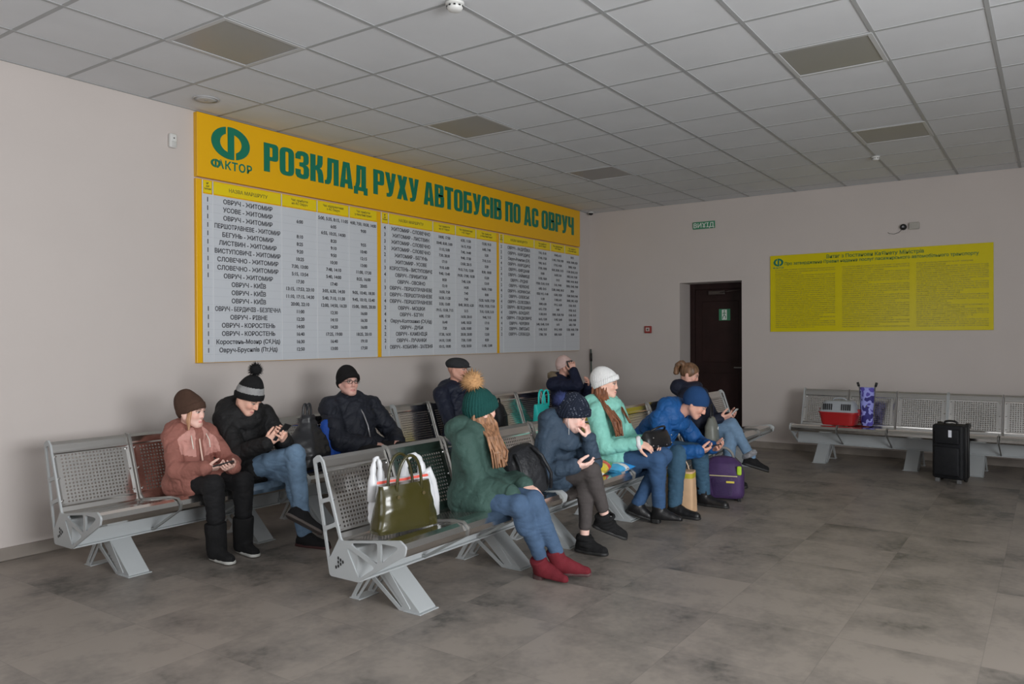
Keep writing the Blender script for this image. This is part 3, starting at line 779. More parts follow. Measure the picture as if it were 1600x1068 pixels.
# ------------------------------------------------------------------ implicit surfaces: smooth bodies and clothes
NP = np.array
def nrm(v): v = np.asarray(v, float); return v / (np.linalg.norm(v) + 1e-12)
_rng = np.random.default_rng(3)
_DIR = _rng.normal(size=(24, 3)); _DIR /= np.linalg.norm(_DIR, axis=1)[:, None]; _PH = _rng.uniform(0, 6.28, 24)
def wave(P, freq, seed=0, n=5):
    s = 0
    for i in range(n):
        k = (i + seed * 5) % 24
        s = s + np.sin(P @ (_DIR[k] * freq * (1 + .23 * i)) + _PH[k])
    return s / n
class Shape:
    """list of primitives, each (distance function, centre, bounding radius, blend, operation)"""
    def __init__(s): s.p = []
    def add(s, fn, c, r, k=.015, op='u'): s.p.append((fn, NP(c, float), r, k, op)); return s
    def cap(s, a, b, ra, rb=None, k=.015, rings=None, op='u', flat=None):
        a, b = NP(a, float), NP(b, float); rb = ra if rb is None else rb
        ba = b - a; l2 = max(ba @ ba, 1e-9); L = l2 ** .5
        def fn(P):
            pa = P - a; t = np.clip(pa @ ba / l2, 0, 1)
            v = pa - t[..., None] * ba
            if flat is not None:
                n, f = flat
                v = v + (v @ n)[..., None] * (n * (f - 1))
            r = ra + t * (rb - ra)
            if rings: r = r + rings[1] * (np.abs(np.sin(PI * t * L / rings[0])) - .6)
            d = np.sqrt((v * v).sum(-1)) - r
            return d / flat[1] if flat is not None and flat[1] > 1 else d
        return s.add(fn, (a + b) / 2, L / 2 + max(ra, rb) * (1 / min(1, flat[1]) if flat is not None else 1) + .01, k, op)
    def chain(s, pts, radii, k=.015, **kw):
        for i in range(len(pts) - 1): s.cap(pts[i], pts[i + 1], radii[i], radii[i + 1], k, **kw)
        return s
    def ell(s, c, r, R=None, k=.015, op='u'):
        c, r = NP(c, float), NP(r, float)
        def fn(P):
            q = P - c
            if R is not None: q = q @ R
            k0 = np.sqrt(((q / r) ** 2).sum(-1)); k1 = np.sqrt(((q / r ** 2) ** 2).sum(-1))
            return k0 * (k0 - 1) / np.maximum(k1, 1e-6)
        return s.add(fn, c, r.max() + .01, k, op)
    def box(s, c, h, R=None, rnd=.01, k=.01, op='u'):
        c, h = NP(c, float), NP(h, float) - rnd
        def fn(P):
            q = P - c
            if R is not None: q = q @ R
            q = np.abs(q) - h
            return np.sqrt((np.maximum(q, 0) ** 2).sum(-1)) + np.minimum(q.max(-1), 0) - rnd
        return s.add(fn, c, float(np.linalg.norm(h)) + rnd + .01, k, op)
    def torus(s, c, ax, Rr, r, k=.015, tilt=None, op='u', squash=(1, 1)):
        c, ax = NP(c, float), nrm(ax)
        e1 = nrm(np.cross(ax, [0.0, 1, 0.01])) ; e2 = np.cross(ax, e1)
        def fn(P):
            q = P - c; h = q @ ax; x = q @ e1 / squash[0]; y = q @ e2 / squash[1]
            return np.sqrt((np.sqrt(x * x + y * y) - Rr) ** 2 + h * h) - r
        return s.add(fn, c, Rr * max(squash) + r + .01, k, op)
    def plane(s, c, n, k=.006):
        """keep only the side the normal points away from"""
        c, n = NP(c, float), nrm(n)
        s.p.append((lambda P: (P - c) @ n, None, None, k, 'i')); return s
    def eval(s, P, prims):
        d = np.full(P.shape[:-1], 0.5)
        for fn, c, r, k, op in prims:
            e = fn(P)
            if op == 'u':
                h = np.clip(.5 + .5 * (d - e) / k, 0, 1); d = d * (1 - h) + e * h - k * h * (1 - h)
            else:
                if op == 's': e = -e
                h = np.clip(.5 - .5 * (d - e) / k, 0, 1); d = d * (1 - h) + e * h + k * h * (1 - h)
        return d
    def surface(s, cell, disp=None, damp=0.0, N=14):
        u = [p for p in s.p if p[4] == 'u']
        lo = np.min([p[1] - p[2] for p in u], 0) - .03; hi = np.max([p[1] + p[2] for p in u], 0) + .03
        nb = np.ceil((hi - lo) / (cell * N)).astype(int)
        dims = nb * N + 1
        D = np.full(dims, 0.5, np.float32)
        g = np.arange(N + 1) * cell
        G = np.stack(np.meshgrid(g, g, g, indexing='ij'), -1)
        bc = np.stack(np.meshgrid(*[np.arange(n) for n in nb], indexing='ij'), -1).reshape(-1, 3)
        C = lo + (bc + .5) * cell * N
        br = cell * N * .5 * 3 ** .5
        near = np.stack([(np.linalg.norm(C - p[1], axis=1) < p[2] + br + .02) if p[1] is not None else np.ones(len(C), bool) for p in s.p], 1)
        isu = NP([p[4] == 'u' for p in s.p])
        for i in np.nonzero((near & isu).any(1))[0]:
            pr = [s.p[j] for j in np.nonzero(near[i])[0]]
            dc = s.eval(C[i][None], pr)[0]
            b = bc[i] * N
            sl = tuple(slice(b[k], b[k] + N + 1) for k in range(3))
            if abs(dc) > br * 1.35 + damp + .03:
                if dc < 0: D[sl] = -0.5
                continue
            P = lo + b * cell + G
            d = s.eval(P, pr)
            if disp is not None: d = d + disp(P)
            D[sl] = d
        s.lo, s.cell = lo, cell
        return surface_nets(D, lo, cell)
def surface_nets(D, lo, cell):
    S = D < 0
    n = NP(D.shape) - 1
    cnt = np.zeros(n, np.int8)
    for i in range(8):
        a = (i & 1, i >> 1 & 1, i >> 2 & 1)
        cnt += S[a[0]:a[0] + n[0], a[1]:a[1] + n[1], a[2]:a[2] + n[2]]
    cells = np.argwhere((cnt > 0) & (cnt < 8))
    off = NP([(i & 1, i >> 1 & 1, i >> 2 & 1) for i in range(8)])
    V = np.stack([D[cells[:, 0] + o[0], cells[:, 1] + o[1], cells[:, 2] + o[2]] for o in off], 1)
    acc = np.zeros((len(cells), 3)); m = np.zeros(len(cells))
    for i in range(8):
        for ax in range(3):
            if off[i][ax] == 0:
                j = i | (1 << ax)
                x = (V[:, i] < 0) != (V[:, j] < 0)
                t = V[:, i] / (V[:, i] - V[:, j] + 1e-20)
                p = off[i] + np.outer(np.where(x, t, 0), np.eye(3)[ax])
                acc += p * x[:, None]; m += x
    verts = lo + (cells + acc / m[:, None]) * cell
    idx = np.full(n, -1, np.int32); idx[tuple(cells.T)] = np.arange(len(cells))
    quads = []
    for ax in range(3):
        b, c = (ax + 1) % 3, (ax + 2) % 3
        sl0 = [slice(0, None)] * 3; sl1 = [slice(0, None)] * 3
        sl0[ax] = slice(0, -1); sl1[ax] = slice(1, None)
        A, B = S[tuple(sl0)], S[tuple(sl1)]
        e = np.argwhere(A != B)
        e = e[(e[:, b] > 0) & (e[:, c] > 0) & (e[:, b] < n[b]) & (e[:, c] < n[c])]
        q = []
        for db, dc in ((-1, -1), (0, -1), (0, 0), (-1, 0)):
            w = e.copy(); w[:, b] += db; w[:, c] += dc
            q.append(idx[tuple(w.T)])
        q = np.stack(q, 1)
        inside = A[tuple(e.T)]
        q[~inside] = q[~inside][:, ::-1]
        quads.append(q)
    return verts, np.concatenate(quads)
def np_mesh(name, V, Q, mats, smooth=True, relax=1, matidx=None, tint=None):
    for _ in range(relax):      # light smoothing
        s = np.zeros_like(V); c = np.zeros(len(V))
        for i in range(4):
            for j in ((i + 1) % 4,):
                np.add.at(s, Q[:, i], V[Q[:, j]]); np.add.at(s, Q[:, j], V[Q[:, i]])
                np.add.at(c, Q[:, i], 1); np.add.at(c, Q[:, j], 1)
        V = V * .5 + .5 * s / np.maximum(c, 1)[:, None]
    me = bpy.data.meshes.new(name)
    me.vertices.add(len(V)); me.vertices.foreach_set('co', V.astype(np.float32).ravel())
    me.loops.add(Q.size); me.loops.foreach_set('vertex_index', Q.astype(np.int32).ravel())
    me.polygons.add(len(Q)); me.polygons.foreach_set('loop_start', np.arange(0, Q.size, 4, dtype=np.int32))
    try: me.polygons.foreach_set('loop_total', np.full(len(Q), 4, np.int32))
    except Exception: pass
    for m in mats: me.materials.append(m)
    if matidx is not None: me.polygons.foreach_set('material_index', matidx(V[Q].mean(1)).astype(np.int32))
    if smooth: me.polygons.foreach_set('use_smooth', np.ones(len(Q), bool))
    if tint is not None:
        a = me.attributes.new('tint', 'FLOAT_COLOR', 'POINT')
        c = np.ones((len(V), 4), np.float32); c[:, :3] = tint(V)
        a.data.foreach_set('color', c.ravel())
    me.update(calc_edges=True); me.validate()
    return me
QUALITY = 1.0
def sdf_obj(name, shape, cell, mats, parent, matidx=None, tint=None, disp=None, damp=0.0, relax=1):
    """mesh an implicit shape given in world coordinates and parent it under an Empty (or a part of one)"""
    V, Q = shape.surface(cell * QUALITY, disp, damp)
    if not isinstance(mats, (list, tuple)): mats = [mats]
    me = np_mesh(name, V, Q, mats, relax=relax, matidx=matidx, tint=tint)
    o = bpy.data.objects.new(name, me); COL.objects.link(o)
    place_world(o, parent); return o
def base_matrix(o):
    M = o.matrix_basis.copy()
    if o.parent is not None: M = base_matrix(o.parent) @ o.matrix_parent_inverse @ M
    return M
def place_world(o, parent):
    if parent is not None:
        o.parent = parent; o.matrix_parent_inverse = base_matrix(parent).inverted()
    return o
# ------------------------------------------------------------------ people
def skin_tone(rgb): return NP([srgb(c) * 1.5 for c in rgb])
M_skin = mat('skin', (.6, .4, .3, 1), .5, attr=True, spec=.4)
M_shoe_sole_dark = mat('sole_dark', (.02, .02, .02, 1), .6)
def fabric(name, rgb, rough=.8, bump=.5, bs=90, var=.08, gain=1.75, sheen=0.0, spec=.3):
    g_ = .3 * rgb[0] + .59 * rgb[1] + .11 * rgb[2]; rgb = tuple(c * .84 + g_ * .16 for c in rgb)
    return mat(name, pc(*rgb, gain), rough, bump=min(1.0, bump * 1.5) if bs < 65 else bump, bscale=bs * .5 if bs < 65 else bs, bdist=.014 if bs < 65 else .004, var=var, vscale=14, sheen=sheen, spec=spec)
def hair_mat(name, rgb):
    return mat(name, pc(*rgb, 1.6), .42, var=.5, vscale=55, stretch=(1, 1, .08), bump=.3, bscale=160, spec=.5)

class Head:
    def __init__(s, c, fwd, up=(0, 0, 1), size=1.0):
        s.c = NP(c, float); s.f = nrm(fwd); up = NP(up, float)
        s.r = nrm(np.cross(s.f, up)); s.u = np.cross(s.r, s.f); s.k = size
        s.R = np.stack([s.r, s.f, s.u], 1)       # columns: right, forward, up
    def W(s, x, y, z): return s.c + s.R @ (NP([x, y, z]) * s.k)
    def L(s, P): return (P - s.c) @ s.R / s.k
    def shape(s, S, female=False, old=False):
        k = s.k; W = s.W
        S.ell(W(0, -.008, .022), NP([.074, .094, .088]) * k, s.R, .01)
        S.ell(W(0, .026, -.040), NP([.056, .062, .072]) * k, s.R, .03)
        S.ell(W(0, .068, -.098), NP([.018, .016, .014]) * k, s.R, .03)
        for q in (-1, 1):
            S.cap(W(q * .054, -.004, -.048), W(q * .020, .064, -.096), .021 * k, .016 * k, .03)
            S.ell(W(q * .036, .060, -.030), NP([.020, .020, .022]) * k, s.R, .02)
            S.ell(W(q * .031, .096, .002), NP([.017, .014, .010]) * k, s.R, .010, 's')
            S.ell(W(q * .031, .076, .000), NP([.0135, .0125, .0115]) * k, s.R, .003)
            S.ell(W(q * .076, -.012, -.012), NP([.009, .018, .031]) * k, s.R, .008)
        S.cap(W(-.034, .082, .019), W(.034, .082, .019), .009 * k, .009 * k, .018)
        e_ = 0 if not female else -.006
        S.chain([W(0, .085, .010), W(0, .098 + e_, -.018), W(0, .105 + e_, -.033)], [.007 * k, .0085 * k, (.0105 if not female else .0092) * k], .012)
        for q in (-1, 1): S.ell(W(q * .0105, .094 + e_, -.037), NP([.0072, .009, .0065]) * k, s.R, .008)
        S.chain([W(-.020, .078, -.068), W(0, .089, -.064), W(.020, .078, -.068)], [.0045 * k, .0065 * k, .0045 * k], .006)
        S.chain([W(-.017, .077, -.075), W(0, .086, -.077), W(.017, .077, -.075)], [.005 * k, .0075 * k, .005 * k], .006)
        return S
    def tints(s, base, lip=(.62, .27, .24), brow=(.12, .07, .045)):
        base = NP(base); lip = NP(lip) * base.mean() / .42; brow = NP(brow)
        def fn(V):
            q = s.L(V); c = np.tile(base, (len(V), 1))
            def mixin(m, col, a=1.0):
                c[m] = c[m] * (1 - a) + NP(col) * a
            face = (q[:, 1] > .03) & (np.abs(q[:, 0]) < .06) & (q[:, 2] < .06) & (q[:, 2] > -.13)
            x = np.abs(q[:, 0])
            mixin(face & (np.abs(q[:, 2] + .030) < .020) & (np.abs(x - .040) < .018), base * NP([1.03, .93, .91]))
            mixin(face & (q[:, 1] > .095) & (np.abs(q[:, 2] + .034) < .012) & (x < .016), base * NP([1.02, .93, .91]))
            mixin(face & (np.abs(q[:, 2] - .0215 + (x - .03) ** 2 * 3) < .0045) & (x > .014) & (x < .047), brow, .85)
            mixin(face & (np.abs(q[:, 2] - .002) < .0065) & (np.abs(x - .031) < .013), (.50, .47, .44), .8)
            mixin(face & (np.abs(q[:, 2] - .001) < .006) & (np.abs(x - .031) < .0058), (.04, .03, .025), .95)
            mixin(face & (np.abs(q[:, 2] - .0075) < .003) & (np.abs(x - .031) < .015), (.05, .03, .025), .85)
            mixin(face & (q[:, 1] > .07) & (np.abs(q[:, 2] + .071 + x * .05) < .0085) & (x < .021), lip)
            mixin(face & (q[:, 1] > .07) & (np.abs(q[:, 2] + .0712) < .0022) & (x < .020), lip * .45)
            return c
        return fn

def hand(S, w, d, n, side=1, curl=(.5, .5, .4), thumb=(.55, .6, .35), k=1.0, spread=.10):
    """palm, five fingers: w wrist, d direction of the hand, n the way the palm looks, side +1: thumb towards cross(n, d)"""
    w = NP(w, float); d = nrm(d); n = NP(n, float); n = nrm(n - d * (n @ d)); s_ = np.cross(n, d) * side
    S.cap(w - d * .01 * k, w + d * .03 * k, .026 * k, .028 * k, .015, flat=(n, 1.35))
    for a, L in ((-.027, .082), (-.009, .088), (.009, .088), (.027, .084)):
        S.cap(w + d * .018 * k + s_ * a * .8 * k, w + d * L * k + s_ * a * k, .0135 * k, .0115 * k, .012)
    for i, (a, l0) in enumerate(((-.031, .060), (-.0105, .074), (.0105, .080), (.031, .072))):
        p = w + d * (.082 if i in (1, 2) else .076) * k + s_ * a * k; dd = nrm(d + s_ * spread * (i - 1.5) * .6); ang = 0
        for j, (fr, rr) in enumerate(((.45, .0098), (.32, .0088), (.23, .0078))):
            ang += curl[j] * (1 + .06 * (1.5 - i))
            q = p + (dd * math.cos(ang) + n * math.sin(ang)) * l0 * fr * k
            S.cap(p, q, rr * k, (rr - .0008) * k, .0035); p = q
    p = w + d * .022 * k + s_ * .026 * k + n * .006 * k
    t1 = nrm(d * thumb[0] + s_ * thumb[1] + n * thumb[2]); q = p + t1 * .042 * k
    S.cap(p, q, .0145 * k, .0115 * k, .010)
    t2 = nrm(t1 + d * .55 + n * .25 - s_ * .25); r = q + t2 * .032 * k
    S.cap(q, r, .0108 * k, .0095 * k, .004); S.cap(r, r + nrm(t2 + d * .2) * .020 * k, .0095 * k, .008 * k, .004)
    return S

class Person:
    def __init__(s, label, J, head_fwd, skin=(196, 150, 132), k=1.0, head_up=(0, 0, 1), head_k=.97, lip=(.62, .27, .24), brow=(.12, .07, .045), female=True):
        s.J = {a: NP(b, float) for a, b in J.items()}; J = s.J; s.k = k
        base = J['pelvis'].copy(); base[2] = 0
        s.root = thing('person', label, 'person', tuple(base))
        s.head = Head(J['head'], head_fwd, head_up, head_k); s.base = skin_tone(skin); s.lip, s.brow, s.female = lip, brow, female
        s.mid = (J['shR'] + J['shL']) / 2
        hb = s.head.W(0, -.030, -.088); s.neckdir = nrm(hb - s.mid); s.neck = s.mid + (hb - s.mid) * .42
        s.B = Shape(); s.hands = []
        s.trunk = nrm(s.mid - J['pelvis'])
        s.sd = nrm(J['shL'] - J['shR'])                 # towards the person's left
        s.front = nrm(np.cross(s.sd, s.trunk)); 
    def hip(s, q): return s.J['pelvis'] + s.sd_h() * .085 * s.k * q
    def sd_h(s):
        v = s.J.get('hipdir'); v = s.sd if v is None else v
        v = NP([v[0], v[1], 0]); return nrm(v)
    def leg(s, S, q, r0, r1, r2, r3, k=.03, end='an', **kw):
        a = 'R' if q < 0 else 'L'; h = s.hip(q); kn, an = s.J['kn' + a], s.J[end + a]
        S.cap(h, kn, r0, r1, k, **kw); S.cap(kn, an, r1 * .97, r3, k, **kw)
        calf = kn + (an - kn) * .32 - s.front * .012
        S.ell(calf, (r2, r2, r2 * 1.7), None, .03)
    def body(s, cell=.0042):
        J, k, B = s.J, s.k, s.B
        s.head.shape(B, s.female)
        B.cap(s.head.W(0, -.022, -.055), s.neck, .050 * k, .058 * k, .02)
        B.chain([J['pelvis'], J['pelvis'] + s.trunk * .2, s.mid - s.trunk * .08, s.neck - s.trunk * .03], [.085 * k, .08 * k, .085 * k, .05 * k], .04)
        B.cap(J['shR'], J['shL'], .042 * k, .042 * k, .03)
        for a in 'RL':
            if 'el' + a in J: B.cap(J['sh' + a], J['el' + a], .040 * k, .034 * k, .02)
            if 'wr' + a in J: B.cap(J['el' + a], J['wr' + a], .034 * k, .024 * k, .015)
            q = -1 if a == 'R' else 1
            if 'kn' + a not in J: continue
            if True:
                B.cap(s.hip(q), J['kn' + a], .066 * k, .048 * k, .03); B.cap(J['kn' + a], J['an' + a], .046 * k, .031 * k, .02)
                if 'to' + a not in J: continue
            sh = nrm(J['an' + a] - J['kn' + a]); p0 = J['an' + a] + sh * .046 * k
            tf = J['to' + a] - J['an' + a]; tf = nrm(tf - sh * (tf @ sh) * .9)
            B.cap(J['an' + a], p0, .030 * k, .026 * k, .01); B.cap(p0, p0 + tf * .030 * k, .024 * k, .018 * k, .01)
        for h in s.hands: hand(B, **h)
        s.bodyobj = sdf_obj('body', B, cell, M_skin, s.root, tint=s.head.tints(s.base, s.lip, s.brow), relax=1)
        return s.bodyobj
    def jacket(s, m, rt=.135, ru=.066, re=.058, rw=.046, rings=None, hem=None, hem_r=.15, collar=.075, collar_r=.026, hood=None, cell=.0065, fold=.005, ffreq=24, matidx=None, name='jacket', belly=0.0, extra=None, cuff=0.0, shr=.068):
        J, k, S = s.J, s.k, Shape(); t = s.trunk
        P = J['pelvis']; rr = dict(rings=rings) if rings else {}
        S.cap(P + t * .02, s.mid - t * .10, rt * k * 1.02, rt * k, .05, flat=(s.front, 1.12), **rr)
        S.cap(s.mid - t * .12, s.mid + t * .0, rt * k * .96, rt * k * .62, .05, flat=(s.front, 1.2))
        if belly: S.ell(P + t * .14 + s.front * .07, (belly, belly, belly * 1.1), None, .06)
        S.cap(J['shR'] + t * .012, J['shL'] + t * .012, shr * k, shr * k, .05)
        for a in 'RL':
            q = -1 if a == 'R' else 1
            if 'el' + a in J:
                S.cap(J['sh' + a], J['el' + a], (ru + .004) * k, re * k, .022, **rr)
            if 'wr' + a in J:
                e, w = J['el' + a], J['wr' + a]; dd = nrm(w - e)
                S.cap(e, w, re * k, rw * k, .018, **rr)
                if cuff: S.torus(w, dd, rw * k * .86, cuff, .008)
            if hem is not None and 'kn' + a in J:
                h = s.hip(q); S.cap(h, h + (J['kn' + a] - h) * hem, hem_r * k * .80, hem_r * k * .66, .06)
        if collar:
            t0 = t; t = s.neckdir; cc = s.neck + t * .034 * k + s.front * .010
            S.torus(cc, t + s.front * .30, collar * k, collar_r * k, .02, squash=(1.05, 1))
            S.torus(cc - t * .034, t + s.front * .2, (collar + .014) * k, collar_r * 1.25 * k, .03)
            S.cap(cc - t * .05, s.mid - t0 * .06, (collar + .015) * k, (collar + .03) * k, .04)
            S.cap(cc + t * .0, s.head.W(0, -.02, -.05), .050 * k, .050 * k, .004, op='s')
            for q, a in ((-1, 'R'), (1, 'L')):
                S.cap(cc - t * .02 + s.sd * q * collar * .8 * k, J['sh' + a] + t0 * .02, collar_r * 1.5 * k, shr * .85 * k, .05)
            t = t0
        if hood:
            hr, hd, hz = hood
            c = s.neck - s.front * hd + t * (hz + .020)
            S.cap(c - s.sd * .075 * k, c + s.sd * .075 * k, hr * k, hr * k, .05)
            S.cap(c - s.sd * .09 * k, s.neck - s.sd * .10 * k + s.front * .035 * k - t * .035, hr * .8 * k, hr * .5 * k, .04)
            S.cap(c + s.sd * .09 * k, s.neck + s.sd * .10 * k + s.front * .035 * k - t * .035, hr * .8 * k, hr * .5 * k, .04)
            S.cap(c - t * .02, c - t * .10, hr * .9 * k, hr * .5 * k, .05)
        if extra: extra(S)
        def disp(Q):
            w = wave(Q * NP([1, 1, 1.5]), ffreq, 1); v = wave(Q * NP([.8, .8, 1.7]), ffreq * 1.5, 3)
            return fold * .7 * w + fold * .75 * np.exp(-(v / .15) ** 2) + fold * .40 * np.exp(-((w - .25) / .12) ** 2)
        s.jk = sdf_obj(name, S, cell, m, s.root, matidx=matidx, disp=disp if fold else None, damp=fold * 2.5)
        return s.jk
    def trousers(s, m, r0=.092, r1=.067, r2=.058, r3=.048, cell=.0062, fold=.0045, end='an', cut=None, name='trousers', extra=None, matidx=None):
        S = Shape(); J = s.J
        S.ell(J['pelvis'] + NP([0, 0, -.005]), NP([.165, .125, .105]) * s.k, np.stack([s.sd_h(), np.cross([0, 0, 1.], s.sd_h()), NP([0, 0, 1.])], 1), .03)
        for q, a in ((-1, 'R'), (1, 'L')):
            if 'kn' + a not in J: continue
            kn, an = J['kn' + a], J[end + a]
            ee = kn + (an - kn) * (cut if cut else .97)
            h = s.hip(q)
            S.cap(h, kn, r0 * s.k, r1 * s.k, .022)
            S.cap(kn, ee, r1 * s.k * .98, r3 * s.k, .02)
            c = kn + (ee - kn) * .3 - s.front * .010
            S.ell(c, (r2 * s.k, r2 * s.k, r2 * s.k * 1.6), None, .03)
        if extra: extra(S)
        disp = lambda Q: fold * .8 * wave(Q * NP([1, 1, 1.2]), 42, 3) + fold * .8 * np.exp(-(wave(Q * NP([.8, .8, 1.5]), 48, 1) / .14) ** 2)
        return sdf_obj(name, S, cell, m, s.root, disp=disp, damp=fold * 1.5, matidx=matidx)
    def shoe(s, a, m, sole, fdir=None, udir=None, L=.255, w=.046, h=.048, shaft=.06, shaft_r=.047, toe_r=.036, heel=0.0, name='shoe', sole_t=.022, cell=.0048, toe_w=1.0, extra=None, fold=0.0, lean=None):
        """boot or shoe around the ankle joint"""
        J = s.J; an = J['an' + a]; kn = J['kn' + a]
        f = nrm(NP(fdir, float)) if fdir is not None else nrm((J['to' + a] - an) * NP([1, 1, 0]))
        u = NP([0, 0, 1.0]) if udir is None else NP(udir, float)
        u = nrm(u - f * (u @ f)); sd = np.cross(f, u)
        k = s.k; hgt = .088 * k + heel
        O = an - u * hgt
        R = np.stack([sd, f, u], 1)
        W = lambda x, y, z: O + R @ (NP([x, y, z]) * k)
        S = Shape()
        b = sole_t * .6 / k + heel / k
        S.cap(W(0, -.030, b + .020), W(0, .045, b + .018), .041 * k, .044 * k, .02)
        S.cap(W(0, .04, b + .018), W(0, L - .095, b + .010), .044 * k * toe_w, toe_r * k * toe_w, .02)
        S.cap(W(0, -.005, b + .045), W(0, .040, b + .046), .044 * k, .036 * k, .02); S.cap(W(0, .035, b + .044), W(0, .10, b + .020), .036 * k, .034 * k, .02)
        sh = nrm(kn - an) if lean is None else nrm(NP(lean, float))
        S.cap(W(0, -.004, .06), W(0, -.004, .06) + sh * shaft * k, shaft_r * .95 * k, shaft_r * k, .015)
        if extra: extra(S, W, sh)
        S.plane(W(0, 0, b * .8 if not heel else b * .9), -u, .003)
        S.plane(W(0, -.004, .06) + sh * (shaft + .012) * k, sh, .004)
        o = sdf_obj(name, S, cell, m, s.root, disp=(lambda Q: fold * wave(Q, 70, 2)) if fold else None, damp=fold)
        Z = Shape()
        if heel:
            Z.cap(W(0, -.034, heel + .004), W(0, -.012, heel + .004), .037 * k, .037 * k, .01, flat=(u, .4))
            Z.plane(W(0, 0, heel + .012), u, .002); Z.plane(W(0, 0, 0), -u, .002); Z.plane(W(0, .012, 0), f, .003)
            Z2 = Z
        else:
            for sc, y0, y1, r0, r1 in ((1, -.030, .05, .045, .047), (1, .05, L - .095, .047, toe_r + .004)):
                Z.cap(W(0, y0, b * .5), W(0, y1, b * .5), r0 * k * (toe_w if y0 > 0 else 1), r1 * k * toe_w, .01)
            Z.plane(W(0, 0, sole_t / k), u, .003); Z.plane(W(0, 0, 0), -u, .003)
        so = sdf_obj('sole' if not heel else 'heel', Z, cell, sole, o)
        return o
    def beanie(s, m, top=.118, cuff=.030, rib=0.0018, slouch=(0, -.01), front=.030, back=-.045, pom=None, pom_m=None, thick=.013, name='knitted_hat', cuff_t=.008, cell=.0042, matidx=None, pom_shag=.012, wide=1.0, ribs=24):
        H_ = s.head; W = H_.W; k = H_.k
        S = Shape()
        S.ell(W(0, -.008, .022), NP([(.074 + thick) * wide, .094 + thick, .088 + thick]) * k, H_.R, .01)
        S.ell(W(0, -.012 + slouch[1], .022 + top - .088), NP([.070 * wide, .082, .088]) * k, H_.R, .04)
        a, b = W(0, .10, front), W(0, -.10, back)
        n = nrm(np.cross(H_.r, b - a)); n = n if n @ H_.u > 0 else -n
        cz = (a + b) / 2
        def fn(P):
            q = H_.L(P); k0 = np.sqrt((q[..., 0] / ((.074 + thick + cuff_t) * wide)) ** 2 + ((q[..., 1] + .008) / (.094 + thick + cuff_t)) ** 2 + ((q[..., 2] - .022) / (.088 + thick + .012)) ** 2)
            d = (k0 - 1) * .085 * k
            hh = (P - cz) @ n - cuff * k / 2
            return np.maximum(d, np.abs(hh) - cuff * k / 2)
        if cuff: S.add(fn, W(0, 0, 0), .15 * k, .006)
        S.plane(cz, -n, .004)
        def disp(P):
            q = H_.L(P); ph = np.arctan2(q[..., 0], q[..., 1] + .008)
            return -rib * np.abs(np.sin(ph * ribs)) + .0022 * wave(P, 45, 4)
        o = sdf_obj(name, S, cell, m, s.root, disp=disp, damp=.006, matidx=matidx)
        o['label'] = o.get('label', ''); del o['label']
        if pom:
            (px, py, pz), pr = pom
            s.pompom(W(px, py, pz), pr * k, pom_m or m, o, pom_shag)
        s.hat = o
        return o
    def pompom(s, c, r, m, parent, shag):
        bm = bmesh.new()
        bmesh.ops.create_icosphere(bm, subdivisions=3, radius=r * .72)
        me0 = [v.co.copy() for v in bm.verts]
        rn = random.Random(5)
        c = Vector(c)
        # tufts: thin cones all around a core
        for co in me0:
            d = co.normalized()
            for _ in range(3):
                dd = (d + Vector((rn.gauss(0, .22), rn.gauss(0, .22), rn.gauss(0, .22)))).normalized()
                L = r * rn.uniform(.70, 1.22)
                x = dd.orthogonal().normalized(); y = dd.cross(x); w = shag * .32
                b3 = [bm.verts.new(dd * r * .45 + (x * math.cos(t) + y * math.sin(t)) * w) for t in (0, 2.09, 4.19)]
                tip = bm.verts.new(dd * L + Vector((0, 0, -.002)))
                for i in range(3): bm.faces.new((b3[i], b3[(i + 1) % 3], tip))
        bmesh.ops.translate(bm, verts=bm.verts, vec=c)
        me = bpy.data.meshes.new('pompom'); bm.to_mesh(me); bm.free()
        me.materials.append(m)
        me.polygons.foreach_set('use_smooth', [True] * len(me.polygons))
        o = bpy.data.objects.new('pompom', me); COL.objects.link(o); place_world(o, parent)
        return o
    def strands(s, m, paths, r=.010, n=5, jitter=.012, parent=None, name='hair', cell=.0042, shell=None, seed=1, taper=.35):
        """hair: optional scalp shell and many locks following paths"""
        rn = random.Random(seed); S = Shape()
        if shell:
            H_ = s.head; t, fr, zb = shell
            S.ell(H_.W(0, -.012, .024), NP([.074 + t, .094 + t, .089 + t]) * H_.k, H_.R, .01)
            a = H_.W(0, fr, 0)
            S.plane(a, nrm(H_.f * .8 - H_.u * .55), .008)
            S.plane(H_.W(0, 0, zb), -H_.u, .01)
            S.p.append(S.p.pop())
        ops = S.p; S.p = []
        T = Shape()
        for path in paths:
            path = [NP(p, float) for p in path]
            for _ in range(n):
                o_ = NP([rn.gauss(0, jitter), rn.gauss(0, jitter), 0])
                pts = [p + o_ * (0.5 + .5 * i / len(path)) + NP([rn.gauss(0, .004), rn.gauss(0, .004), 0]) for i, p in enumerate(path)]
                L = len(pts)
                T.chain(pts, [r * (1 - taper * i / (L - 1)) * rn.uniform(.8, 1.15) for i in range(L)], .0015)
        S.p = ops + T.p
        return sdf_obj(name, S, cell, m, parent or s.root, disp=lambda P: .0016 * wave(P * NP([1, 1, .15]), 260, 2), damp=.003)
M_jeans_l = fabric('jeans_light', (94, 122, 150), .85, .5, 160, .16, 1.5)
M_jeans_m = fabric('jeans_mid', (60, 84, 114), .85, .5, 160, .14, 1.4)
M_jeans_d = fabric('jeans_dark', (42, 70, 106), .85, .5, 160, .14)
M_jeans_t = fabric('jeans_teal', (44, 74, 96), .85, .5, 160, .14)
M_blk = fabric('black_fabric', (21, 21, 23), .8, .5, 90, .15)
M_navyf = fabric('navy_fabric', (22, 26, 42), .65, .4, 70, .15)
M_blkleather = mat('black_leather', (.012, .012, .013, 1), .38, bump=.3, bscale=80)
